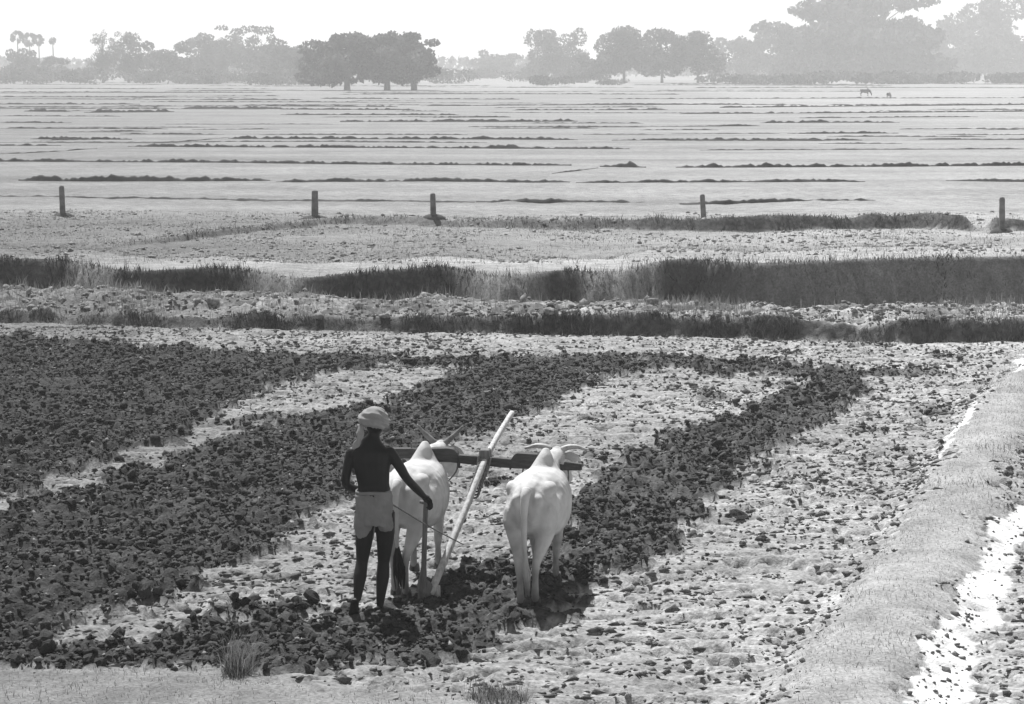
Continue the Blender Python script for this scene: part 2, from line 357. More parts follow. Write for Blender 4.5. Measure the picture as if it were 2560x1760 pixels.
def height(x, y, pl=None, gr=None):
    x = np.asarray(x, float); y = np.asarray(y, float)
    if pl is None: pl, gr, sa, _ = covers(x, y); gr = np.maximum(gr, sa)
    z = np.zeros(x.shape)
    near = (y > 11) & (y < 40)
    z += near * pl * (0.16 * fbm(x * 3.2, y * 3.2, 3, 11) + 0.19 * np.minimum(fbm(x * 9, y * 9, 3, 12, 0.6), 0.14) + 0.03 + 0.022 * np.sin(22.0 * (x * 0.935 - y * 0.354 + 0.5 * fbm(x * 0.7, y * 0.7, 3, 13))))
    z += near * (1 - pl) * (1 - 0.85 * gr) * (0.05 * fbm(x * 2.6, y * 6, 4, 21) + 0.34 * np.minimum(fbm(x * 4.5, y * 8.5, 4, 22, 0.62), 0.02 + 0.10 * fbm(x * 1.1, y * 1.1, 2, 24)))
    for fx, fy in FEET: z *= 1 - np.exp(-(((x - fx) / 0.13) ** 2 + ((y - fy) / 0.16) ** 2))
    g2 = seg_dist(G2C, x, y)
    z += 0.17 * (1 - sstep(0.15, 0.75, g2)) * (y > 11) * (y < 36)
    s0 = 15.9 - y + 0.04 * x                          # field edge at the foot of the embankment
    z += 0.10 * sstep(0.0, 0.6, s0) * sstep(2.0, -1.0, x)
    s1 = y - ipo(TOE1, x); wl_ = ipo(WALL, x)
    h1 = 0.32 + 0.22 * fbm(x * 0.8, 0 * x, 4, 31) + 0.06 * sstep(-3, -6, x)
    jit = 0.12 * fbm(x * 4, y * 4, 3, 33)
    hf = 0.17 + 0.13 * sstep(-6, 3, x) + 0.16 * fbm(x * 1.2, 0 * x + 7, 3, 36)
    z += (hf * sstep(-0.02, 0.18, s1 + jit) + np.maximum(h1 - hf, 0) * sstep(0.15, 1.5, s1 + 2 * jit)) * (1 - sstep(2.2, 2.9, s1))
    z += sstep(0.3, 0.6, s1) * (1 - sstep(1.9, 2.4, s1)) * 0.22 * fbm(x * 3, y * 3, 4, 35)
    wd = 0.42 + 1.3 * gaps(x)
    z -= 0.75 * sstep(2.3, 3.4, s1) * (1 - sstep(-wd, 0.0, y - wl_ + jit * 1.5))
    z += 0.42 * sstep(-wd, 0.0, y - wl_ + jit * 1.5) * (1 - sstep(2.0, 7.5, y - wl_))
    past = sstep(0.1, 1.5, y - wl_)
    z += past * (1 - sstep(80, 90, y)) * (0.14 * fbm(x * 1.1, y * 1.1, 5, 41))
    s2 = y - ipo(TOE2, x)
    h2 = (0.34 + 0.30 * fbm(x * 0.7, 0 * x + 3, 3, 43)) * bund2_on(x)
    z += h2 * sstep(-0.02, 0.3, s2 + jit) * (1 - sstep(0.8, 1.6, s2))
    s3 = y - ipo(EDGE3, x)
    z -= 0.15 * sstep(-0.2, 0.6, s3)
    z += 2.75 * sstep(11.0, 0.0, y)                    # embankment the photograph was taken from
    return z

def make_ground():
    us = np.concatenate([np.linspace(-0.9, -0.285, 26)[:-1], np.linspace(-0.285, 0.285, 371), np.linspace(0.285, 0.9, 26)[1:]])
    ys = [-40.0, -20, -10, -4, 0]
    ys += list(np.arange(1, 14, 0.5)); y = 14.0
    while y < 36.5: ys.append(y); y += 0.032 + (y - 14) * 0.0009
    while y < 48: ys.append(y); y += 0.055
    while y < 70: ys.append(y); y += 0.11
    while y < 120: ys.append(y); y += 0.5
    while y < 2400: ys.append(y); y *= 1.03
    ys.append(2450.0); ys = np.array(ys)
    Y, U = np.meshgrid(ys, us, indexing='ij'); X = U * np.maximum(Y, 22.0)
    pl, gr, sa, tf = covers(X, Y); Z = height(X, Y, pl, np.maximum(gr, sa))
    nr, nc = X.shape
    dry = 0.285 + (0.075 - 0.035 * sstep(50, 70, Y)) * np.clip(X / np.maximum(Y, 1) / 0.2, -1, 1) + 0.02 * sstep(60, 75, Y) - 0.06 * sstep(44, 48, Y) * (1 - sstep(62, 68, Y)) * (1 - 0.6 * sstep(-0.1, 0.15, X / np.maximum(Y, 1))) - 0.05 * sstep(-0.02, 0.12, fbm(X * 0.02, Y * 0.006, 4, 55)) * (Y > 68)  # washed-out fade painted in: soil and grass tone paler to the right
    V = np.stack([X, Y, Z], -1).reshape(-1, 3)
    idx = np.arange(nr * nc).reshape(nr, nc)
    a, b, c, d = idx[:-1, :-1].ravel(), idx[:-1, 1:].ravel(), idx[1:, 1:].ravel(), idx[1:, :-1].ravel()
    tris = np.concatenate([np.stack([a, b, c], 1), np.stack([a, c, d], 1)])
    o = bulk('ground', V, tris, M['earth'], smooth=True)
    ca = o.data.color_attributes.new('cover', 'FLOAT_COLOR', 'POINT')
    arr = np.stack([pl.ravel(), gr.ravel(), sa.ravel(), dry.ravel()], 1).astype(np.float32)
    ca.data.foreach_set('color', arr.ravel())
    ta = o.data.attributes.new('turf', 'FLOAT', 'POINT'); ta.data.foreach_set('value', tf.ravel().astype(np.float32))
    tag(o, kind='structure')
    return o
ground = make_ground()

# ------------------------------------------------------------------ far paddy bunds
def far_bund(pts, thick):
    a = [at(x, y) for x, y in pts]
    xs = np.arange(a[0].x, a[-1].x, max(0.12, a[0].y / 900)); ys = np.interp(xs, [p.x for p in a], [p.y for p in a])
    ym = float(np.mean(ys)); h0 = thick * ym / FPX * 1.35
    end = sstep(0, 1.0, xs - xs[0]) * sstep(0, 1.0, xs[-1] - xs)
    hh = h0 * 0.8 * (0.7 + 0.8 * fbm(xs * 0.3, xs * 0 + ym, 3, 51, 0.7) + 2.2 * fbm(xs * 2.2, xs * 0 + ym, 5, 52, 0.85)) * (0.3 + 0.7 * end)
    hh = np.maximum(hh, 0.02); jy = 0.3 * fbm(xs * 0.4, xs * 0 + ym * 3, 3, 53)
    prof = ((-0.10, -0.5), (0.0, 0.72), (0.12, 1.0), (0.5, 0.8), (1.1, -0.5))
    zb = -0.15 if ym > 66 else 0.0
    V = np.concatenate([np.stack([xs, ys + jy + dy * max(0.5, h0 * 1.6), zb + hh * dz], 1) for dy, dz in prof]); n = len(xs)
    T = []
    i = np.arange(n - 1)
    for k in range(len(prof) - 1):
        q = k * n + i; T += [np.stack([q, q + 1, q + n + 1], 1), np.stack([q, q + n + 1, q + n], 1)]
    tag(bulk('field_bund', V, np.concatenate(T), M['bund']), kind='structure')
for pts, th in (
    ([(-150, 479), (0, 481), (700, 491), (1190, 495)], 5), ([(1190, 494), (1280, 494), (1500, 496), (1620, 497)], 9), ([(1700, 498), (1780, 498), (2060, 491), (2210, 491)], 8),
    ([(45, 443), (350, 444), (680, 443)], 12), ([(690, 446), (1060, 444), (1280, 446), (1430, 447)], 9), ([(1440, 448), (1900, 446), (2170, 445)], 7), ([(2370, 443), (2560, 445), (2700, 445)], 6),
    ([(-200, 395), (0, 396), (560, 399), (800, 402), (1000, 404), (1430, 406)], 8), ([(1500, 409), (1620, 411)], 14), ([(1690, 411), (2000, 410), (2560, 406), (2750, 405)], 9),
    ([(-200, 358), (0, 358), (155, 358)], 6), ([(320, 360), (700, 362), (1280, 365), (1575, 366)], 7), ([(1750, 369), (2560, 366)], 3),
    ([(75, 342), (330, 343)], 7), ([(570, 341), (1280, 343), (1445, 344)], 7), ([(1530, 345), (1770, 344), (2160, 345)], 6), ([(2300, 343), (2700, 344)], 4),
    ([(1970, 329), (2250, 328)], 5), ([(300, 330), (560, 331)], 4), ([(480, 319), (700, 318)], 3), ([(0, 302), (180, 303)], 4), ([(60, 275), (180, 276)], 7), ([(210, 278), (440, 276)], 8),
    ([(460, 267), (720, 269)], 6), ([(850, 300), (1280, 300), (1445, 299)], 7), ([(1280, 272), (1670, 271)], 4), ([(1800, 266), (2560, 259), (2700, 258)], 4), ([(1700, 281), (2100, 279), (2600, 275)], 4),
    ([(1720, 311), (1900, 310)], 4), ([(1900, 303), (2060, 302), (2250, 302)], 6), ([(-100, 258), (350, 258)], 4), ([(350, 252), (900, 253)], 3), ([(700, 283), (1150, 284)], 4), ([(1050, 262), (1700, 258)], 3),
    ([(800, 244), (1300, 246)], 3), ([(-100, 240), (420, 241)], 3), ([(1200, 316), (1500, 316)], 3), ([(2000, 291), (2450, 288)], 3), ([(900, 232), (1700, 234)], 2.5), ([(1500, 245), (2600, 242)], 2.5), ([(0, 378), (60, 376), (140, 372), (240, 365)], 4), ([(380, 352), (500, 345), (580, 337)], 3), ([(1380, 425), (1440, 419), (1500, 411)], 4), ([(0, 316), (420, 318)], 4), ([(100, 345), (240, 344)], 5), ([(0, 286), (300, 287)], 3), ([(600, 262), (1000, 264)], 4), ([(700, 270), (1050, 272)], 5), ([(1050, 290), (1280, 289)], 4), ([(0, 228), (700, 230)], 2.5), ([(500, 246), (760, 247)], 3), ([(2250, 318), (2650, 316)], 3), ([(1600, 320), (1800, 320)], 3)):
    far_bund(pts, th)
for k in range(70):                                  # the many low plot banks farther out
    yy = 205 + 150 * random.random() ** 1.3; x0 = random.uniform(-200, 2500); ln = random.uniform(120, 700); dy = random.uniform(-3, 3) * ln / 700
    far_bund([(x0, yy), (x0 + ln * .5, yy + dy * .6), (x0 + ln, yy + dy)], random.uniform(1.6, 3.2) * (0.7 + 0.5 * (yy - 205) / 150))

# ------------------------------------------------------------------ clods of earth
def ico(sub):
    bm = bmesh.new(); bmesh.ops.create_icosphere(bm, subdivisions=sub, radius=1.0)
    v = np.array([x.co[:] for x in bm.verts]); f = np.array([[x.index for x in q.verts] for q in bm.faces]); bm.free(); return v, f
def clod_shape(sub, seed):
    v, f = ico(sub); r = np.random.default_rng(seed)
    d = np.ones(len(v))
    for _ in range(10):                                # chop with random planes: angular lumps
        nrm = r.normal(size=3); nrm /= np.linalg.norm(nrm); h = r.uniform(0.45, 0.85)
        s = v @ nrm; over = s > h; v = v - np.outer(np.where(over, s - h, 0) * 0.9, nrm)
    v = v * np.array([r.uniform(0.9, 1.6), r.uniform(0.7, 1.1), r.uniform(0.6, 1.1)]) + r.normal(0, 0.13, v.shape) * (1.0 if sub == 1 else 0.75)
    return v, f
def scatter(n, y0, y1):
    u = rng.uniform(-0.27, 0.27, n); y = np.sqrt(rng.uniform(y0 ** 2, y1 ** 2, n)); return u * y, y
def octa(seed):
    r = np.random.default_rng(seed); v = np.array([[1, 0, 0], [-1, 0, 0], [0, 1, 0], [0, -1, 0], [0, 0, 1], [0, 0, -1.0]]) * r.uniform(0.7, 1.25, (6, 1)) + r.normal(0, 0.25, (6, 3))
    f = np.array([[4, 0, 2], [4, 2, 1], [4, 1, 3], [4, 3, 0], [5, 2, 0], [5, 1, 2], [5, 3, 1], [5, 0, 3]]); return v, f
TINY = [octa(300 + i) for i in range(16)]
SMALL = [clod_shape(1, 100 + i) for i in range(14)]
BIG = [clod_shape(2, 200 + i) for i in range(12)]
def pack(shapes, x, y, z, r, flat, name, m, stretch=1.0, turn=3.14159, **kw):
    V, T, o = [], [], 0
    for i in range(len(x)):
        v, f = shapes[i % len(shapes)]
        a = rng.uniform(-turn, turn); c, s = math.cos(a), math.sin(a)
        w = v * r[i] * np.array([stretch, 1, 1]); q = np.stack([w[:, 0] * c - w[:, 1] * s + x[i], w[:, 0] * s + w[:, 1] * c + y[i], w[:, 2] * flat[i] + z[i]], 1)
        V.append(q); T.append(f + o); o += len(v)
    return tag(bulk(name, np.concatenate(V), np.concatenate(T), m), **kw)
def clear_of_feet(x, y):
    ok = np.ones(len(x), bool)
    for fx, fy in FEET: ok &= (x - fx) ** 2 + ((y - fy) * 0.8) ** 2 > 0.13 ** 2
    return ok
def clods():
    x, y = scatter(420000, 14.2, 37.0)
    pl, gr, sa, tf = covers(x, y)
    patch = np.clip(0.55 + 1.6 * fbm(x * 0.8, y * 0.8, 4, 71), 0.05, 1.4)
    prob = (pl * (0.12 + 0.36 * patch) + (1 - pl) * 0.006) * (gr < 0.5) * (sa < 0.5) * (tf < 0.4)
    keep = (rng.uniform(size=len(x)) < prob) & clear_of_feet(x, y); x, y, pl = x[keep], y[keep], pl[keep]
    r = np.exp(rng.normal(math.log(0.0165), 0.55, len(x))) * (0.75 + 0.25 * (pl > 0.5)); r = np.clip(r, 0.008, 0.07)
    flat = rng.uniform(0.65, 1.1, len(x)); z = height(x, y) + r * flat * 0.35
    order = np.argsort(-r / np.maximum(y, 1)); inview = np.abs(x / y) < 0.232
    order = np.array([i for i in order if inview[i] and y[i] > 15.1])[:300]
    big = np.zeros(len(x), bool); big[order] = True
    s = ~big & (r > 0.027); q = ~big & (r <= 0.027)
    pack(SMALL, x[s], y[s], z[s], r[s], flat[s], 'soil_clods', M['clod'], label='countless small dark clods of turned earth strewn over the ploughed field', cat='clods', kind='stuff')
    pack(TINY, x[q], y[q], z[q], r[q], flat[q], 'soil_crumble', M['clod'], label='fine dark crumbled earth between the clods of the ploughed swaths', cat='crumbs', kind='stuff')
    meshes = []
    for i, (v, f) in enumerate(BIG):
        me = bpy.data.meshes.new('soil_clod'); me.from_pydata(v.tolist(), [], f.tolist()); me.materials.append(M['clod']); meshes.append(me)
    for k, i in enumerate(order):
        o = bpy.data.objects.new('soil_clod', meshes[k % 12]); C.objects.link(o)
        o.location = (x[i], y[i], z[i]); o.rotation_euler = (rng.uniform(-.5, .5), rng.uniform(-.5, .5), rng.uniform(0, 6.28)); o.scale = (r[i], r[i], r[i] * flat[i])
        q = 'fist-sized' if r[i] < np.median(r[order]) else 'big angular'
        zone = ('in the furrow edge beside the bottom grass' if y[i] < 16.6 and x[i] < 0 else 'on the turned earth around the plough and hooves' if y[i] < 19.5 and -1.8 < x[i] < 1.6 else
                'in the dark swath curving away past the oxen' if x[i] > 0 else 'in the dark swath beside the ploughman' if y[i] < 22 else 'in the far dark swath before the bank')
        tag(o, q + ' dark clod ' + zone, 'clod', q + ' clods ' + zone)
    # paler crumbs on the unploughed strips
    x, y = scatter(150000, 14.2, 37.0)
    pl, gr, sa, tf = covers(x, y)
    patch = np.clip(0.5 + 2.2 * fbm(x * 1.3, y * 2.6, 4, 73), 0.0, 1.5)
    prob = ((1 - pl) * 0.26 + pl * 0.12) * patch * (gr < 0.5) * (tf < 0.4) * np.where(sa > 0.5, 0.12, 1.0)
    keep = (rng.uniform(size=len(x)) < prob) & clear_of_feet(x, y); x, y = x[keep], y[keep]
    r = np.clip(np.exp(rng.normal(math.log(0.0125), 0.5, len(x))), 0.006, 0.03); flat = rng.uniform(0.6, 1.1, len(x)); z = height(x, y) + r * flat * 0.15
    pack(TINY, x, y, z, r, flat, 'soil_crumbs', M['pale_clod'], stretch=1.35, turn=1.3, label='pale dry crumbs of earth scattered over the unploughed strips', cat='crumbs', kind='stuff')
    x, y = scatter(240000, 14.2, 37.0)
    pl, gr, sa, tf = covers(x, y)
    patch = np.clip(0.42 + 2.6 * fbm(x * 0.9, y * 2.2, 5, 74, 0.65), 0.0, 1.3)
    prob = ((1 - pl) * 0.30 * patch * (1 - 0.5 * sstep(19, 23, y) * (1 - sstep(29, 32, y)) * (x < 2.2))) * (gr < 0.5) * (tf < 0.4) * np.where(sa > 0.4, 0.05, 1.0)
    keep = (rng.uniform(size=len(x)) < prob) & clear_of_feet(x, y); x, y = x[keep], y[keep]
    r = np.clip(np.exp(rng.normal(math.log(0.0115), 0.5, len(x))), 0.006, 0.032); flat = rng.uniform(0.8, 1.4, len(x))
    pack(TINY, x, y, height(x, y) + r * flat * 0.1, r, flat, 'soil_flakes', M['flake'], stretch=2.1, turn=0.7, label='low broken flakes of soil, coloured dark like shaded pits, streaking the unploughed strips', cat='flakes', kind='stuff')
    t = rng.uniform(0, len(G2C) - 1.001, 900); i = t.astype(int); f = (t - i)[:, None]; c = G2C[i] * (1 - f) + G2C[i + 1] * f; sd = np.where(rng.uniform(size=900) < .5, -1, 1)
    x = c[:, 0] + sd * rng.uniform(.42, .75, 900); y = c[:, 1] + rng.uniform(-.2, .2, 900); r = np.clip(np.exp(rng.normal(math.log(0.012), 0.5, 900)), 0.006, 0.04)
    pack(SMALL, x, y, height(x, y) + r * .25, r, rng.uniform(.6, 1, 900), 'bund_crumbs', M['flake'], label='crumbled earth along the foot of the grassy bund', cat='crumbs', kind='stuff')
    # lumps along the crest of the near bund and on the rough ground past the ditch
    x = rng.uniform(-11, 11, 2600); y = ipo(TOE1, x) + rng.uniform(0.15, 2.2, 2600); r = np.clip(np.exp(rng.normal(math.log(0.03), 0.5, len(x))), 0.012, 0.13)
    pack(SMALL, x, y, height(x, y) + r * 0.25, r, rng.uniform(0.6, 1, len(x)), 'bank_lumps', M['pale_clod'], label='pale lumps of dry earth along the crest of the near bank', cat='lumps', kind='stuff')
    x, y = scatter(16000, 44.5, 68); r = np.clip(np.exp(rng.normal(math.log(0.022), 0.55, len(x))), 0.01, 0.08)
    keep = (fbm(x * 0.5, y * 0.5, 3, 79) > -0.12 + 0.1 * sstep(-8, 0, x)) & (y > ipo(WALL, x) + 0.3); x, y, r = x[keep], y[keep], r[keep]
    pack(TINY, x, y, height(x, y) + r * 0.2, r, rng.uniform(0.5, 0.9, len(x)), 'stubble_lumps', M['pale_clod'], label='small rough lumps over the ground between ditch and fence posts', cat='lumps', kind='stuff')
clods()

# ------------------------------------------------------------------ grass
def blades(x, y, z, h, w, lean, name, m, parent=None, **kw):
    n = len(x); a = rng.uniform(0, 6.283, n); la = rng.uniform(0, 6.283, n); L = lean * h * rng.uniform(0.2, 1, n)
    dx, dy = np.cos(a) * w / 2, np.sin(a) * w / 2; lx, ly = np.cos(la) * L, np.sin(la) * L
    hz = np.sqrt(np.maximum(h ** 2 - L ** 2, (0.2 * h) ** 2))
    p = lambda s, t, b: np.stack([x + s * dx * b + lx * t * t, y + s * dy * b + ly * t * t, z + hz * t], 1)
    V = np.stack([p(-1, 0, 1), p(1, 0, 1), p(-1, .55, .7), p(1, .55, .7), p(0, 1, 0)], 1).reshape(-1, 3)
    q = np.arange(n) * 5
    T = np.concatenate([np.stack([q, q + 1, q + 3], 1), np.stack([q, q + 3, q + 2], 1), np.stack([q + 2, q + 3, q + 4], 1)])
    return tag(bulk(name, V, T, m, parent), **kw)
def two_tone(x, y, z, h, w, lean, name, dark, light, split, **kw):
    q = split > rng.uniform(size=len(x)); lab = kw.pop('label')
    blades(x[q], y[q], z[q], h[q], w[q], lean, name, dark, label=lab, **kw)
    blades(x[~q], y[~q], z[~q], h[~q] * 1.15, w[~q] * 0.8, lean, name, light, label='greyer blades among the ' + lab, **kw)
def grass():
    x, y = scatter(260000, 13.6, 37)
    _, gr, sa, _ = covers(x, y); k = (gr > 0.5) & (rng.uniform(size=len(x)) < 0.75); x, y = x[k], y[k]
    n = len(x); h = rng.uniform(0.01, 0.04, n) * (0.4 + 1.3 * np.clip(fbm(x * 1.5, y * 1.5, 3, 81) + 0.5, 0, 1)); w = rng.uniform(0.003, 0.008, n); z = height(x, y) - 0.004; q = x > 1.5
    blades(x[~q], y[~q], z[~q], h[~q], w[~q], 0.95, 'short_grass', M['straw'], label='short dry grass on the near field edge', cat='grass', kind='stuff')
    blades(x[q], y[q], z[q], h[q], w[q], 0.95, 'bleached_grass', M['pale_straw'], label='short bleached grass on the bund beside the sandy strip', cat='grass', kind='stuff')
    k = (fbm(x * 0.9, y * 0.9, 3, 82) > 0.10) & q & (rng.uniform(size=n) < 0.3)
    blades(x[k], y[k], z[k], h[k] * 2.2, w[k], 0.9, 'weeds', M['mid_grass'], label='greyer weeds in patches on the grassy bund', cat='weeds', kind='stuff')
    # dark herbage on the shaded bank faces
    n = 30000; x = rng.uniform(-11.5, 11.5, n); t = rng.uniform(-0.06, 0.20, n); y = ipo(TOE1, x) + t
    k = rng.uniform(size=n) < np.clip(0.75 + 1.5 * fbm(x * 1.2, 0 * x, 3, 83), 0.1, 1); x, y = x[k], y[k]; n = len(x)
    two_tone(x, y, height(x, y) - 0.01, rng.uniform(0.02, 0.15, n) * np.clip(0.6 + 2.2 * fbm(x * 2.5, y * 2.5, 3, 84), 0.15, 1.5), rng.uniform(0.008, 0.018, n), 0.9, 'bank_herbage', M['dark_grass'], M['mid_grass'], np.clip(0.55 + 2.5 * fbm(x * 0.7, 0 * x, 3, 78), 0.1, 0.95), label='dark tangled grass on the shaded face of the near bank', cat='grass', kind='stuff')
    n = 42000; x = rng.uniform(-14, 14, n); t = -rng.uniform(0, 1.0, n) ** 1.5 * 1.3 + 0.05; y = ipo(WALL, x) + t
    k = rng.uniform(size=n) < np.clip(0.8 + 1.8 * fbm(x * 0.8, 0 * x + 5, 3, 85), 0.05, 1); k &= rng.uniform(size=len(k)) > 0.92 * gaps(x); x, y = x[k], y[k]; n = len(x)
    two_tone(x, y, height(x, y) - 0.01, rng.uniform(0.03, 0.24, n) * np.clip(0.6 + 2.2 * fbm(x * 1.5, y * 1.5, 4, 86), 0.12, 1.5), rng.uniform(0.01, 0.022, n), 0.9, 'ditch_herbage', M['dark_grass'], M['mid_grass'], np.clip(0.8 + 2.0 * fbm(x * 0.8, y, 3, 77) - 0.5 * sstep(1.5, 6, x), 0.08, 0.97), label='dark upright grass hanging over the far wall of the ditch', cat='grass', kind='stuff')  # more grey blades to the right, haze put into the grass tone
    # pale seeding grass on the crest and in the ditch
    n = 16000; x = rng.uniform(-11.5, 11.5, n); y = ipo(TOE1, x) + rng.uniform(0.2, 2.4, n)
    k = rng.uniform(size=n) < np.clip(0.35 + 2.2 * fbm(x * 0.9, 0 * x + 9, 3, 87), 0.05, 1); x, y = x[k], y[k]; n = len(x)
    blades(x, y, height(x, y) - 0.01, rng.uniform(0.06, 0.26, n), rng.uniform(0.006, 0.014, n), 0.5, 'crest_grass', M['straw'], label='pale dry grass along the sunlit crest of the near bank', cat='grass', kind='stuff')
    n = 26000; x = rng.uniform(-14, 14, n); y = ipo(WALL, x) - rng.uniform(0.0, 1.1, n)
    k = rng.uniform(size=n) < np.clip(0.06 + 0.6 * gaps(x), 0.0, 0.6); x, y = x[k], y[k]; n = len(x)
    blades(x, y, height(x, y) - 0.01, rng.uniform(0.06, 0.30, n), rng.uniform(0.005, 0.011, n), 0.9, 'ditch_reeds', M['straw'], label='pale tall grass growing in gaps of the dark ditch wall', cat='grass', kind='stuff')
    n = 40000; x, y = scatter(n, 44, 66); k = (y > ipo(WALL, x) + 0.1) & (rng.uniform(size=n) < np.clip(0.5 + 2 * fbm(x * 0.6, y * 0.6, 3, 91), 0.03, 1)); x, y = x[k], y[k]; n = len(x)
    blades(x, y, height(x, y) - 0.01, rng.uniform(0.03, 0.12, n), rng.uniform(0.01, 0.02, n), 0.7, 'stubble', M['straw'], label='pale stubble over the rough ground past the ditch', cat='stubble', kind='stuff')
    n = 9000; x = rng.uniform(-15, 16, n); y = ipo(TOE2, x) + rng.uniform(-0.05, 0.5, n); k = rng.uniform(size=n) < bund2_on(x); x, y = x[k], y[k]; n = len(x)
    two_tone(x, y, height(x, y) - 0.01, rng.uniform(0.03, 0.2, n) * np.clip(0.6 + 2.0 * fbm(x * 1.5, y * 1.5, 3, 92), 0.1, 1.3), rng.uniform(0.012, 0.025, n), 0.9, 'boundary_herbage', M['dark_grass'], M['mid_grass'], np.clip(0.7 + 2.5 * fbm(x * 0.6, 0 * x, 3, 76), 0.15, 0.95), label='dark low grass on the bank below the fence posts', cat='grass', kind='stuff')
    # tufts
    for (px, py, rad, hh, cnt, lab) in ((597, 1715, 0.13, 0.42, 420, 'spiky tuft of dry grass growing alone at the ploughed field edge, dark at its base'),
                                        (1245, 1772, 0.24, 0.17, 900, 'broad loose tuft of pale upright grass stems on the unploughed edge')):
        p = at(px, py); a = rng.uniform(0, 6.283, cnt); rr = rad * np.sqrt(rng.uniform(0, 1, cnt)); x = p.x + rr * np.cos(a); y = p.y + rr * np.sin(a)
        z0 = float(height(np.array([p.x]), np.array([p.y]))[0])
        e = empty('grass_tuft', (p.x, p.y, z0)); tag(e, lab, 'grass tuft', 'grass tufts')
        h = hh * rng.uniform(0.25, 1.1, cnt) ** 1.0; dark = rng.uniform(size=cnt) < 0.4
        blades(x[~dark] - p.x, y[~dark] - p.y, height(x[~dark], y[~dark]) - z0 - .01, h[~dark], rng.uniform(0.002, 0.005, (~dark).sum()), 0.95, 'stems', M['straw'], e)
        blades((x[dark] - p.x) * 0.8, (y[dark] - p.y) * 0.8 - .02, height(x[dark], y[dark]) - z0 - .01, h[dark] * 0.45, rng.uniform(0.005, 0.011, dark.sum()), 0.7, 'base_leaves', M['dark_grass'], e)
grass()

# ------------------------------------------------------------------ fence posts
for (px, pb, pt, w, lean, lab) in (
    (157, 524, 468, 13, 0.02, 'short grey stone post leaning slightly at the field edge, far from the other posts'),
    (787, 530, 480, 17, -0.01, 'stout pale-faced post with a dark foot where the diagonal bank begins'),
    (1084, 545, 487, 14, 0.03, 'plain upright post on a low dark mound between two stone posts'),
    (1762, 548, 490, 13, 0.09, 'leaning notched post tilting away on the dark bank'),
    (2506, 562, 497, 14, 0.03, 'thin post standing on a small dark heap past a gap in the bank')):
    b0 = at(px, pb, 0.2); x0, y0 = b0.x, b0.y
    z0 = float(height(np.array([x0]), np.array([y0]))[0]); s = y0 / FPX
    e = empty('fence_post', (x0, y0, z0)); tag(e, lab, 'post', 'posts along the boundary')
    H = (pb - pt) * s + (0.2 - z0); W = w * s; lx = -lean * H
    mb = MB(); k = 8
    mb.loft([(lx * t, 0, -0.25 + (H + 0.25) * t) for t in np.linspace(0, 1, k)], [(W / 2 * (1.12 - 0.16 * t + random.uniform(-.05, .05)), W / 2.3 * (1.1 - .12 * t)) for t in np.linspace(0, 1, k)], 12, (0, 1, 0), 4.0)
    mb.build('shaft', M['post'], e)
    mb = MB(); mb.loft([(lx, 0, H - 0.01), (lx, 0, H + 0.03), (lx * 1.05, 0, H + 0.05)], [(W * .47, W * .42), (W * .42, W * .36), (W * .2, W * .18)], 10, (0, 1, 0), 3.0); mb.build('head', M['post'], e)
    m2 = MB(); m2.ball((0, 0.05, -0.03), (W * 2.2, W * 1.6, 0.16), 12, 8); m2.build('earth_mound', M['bund'], e, True)

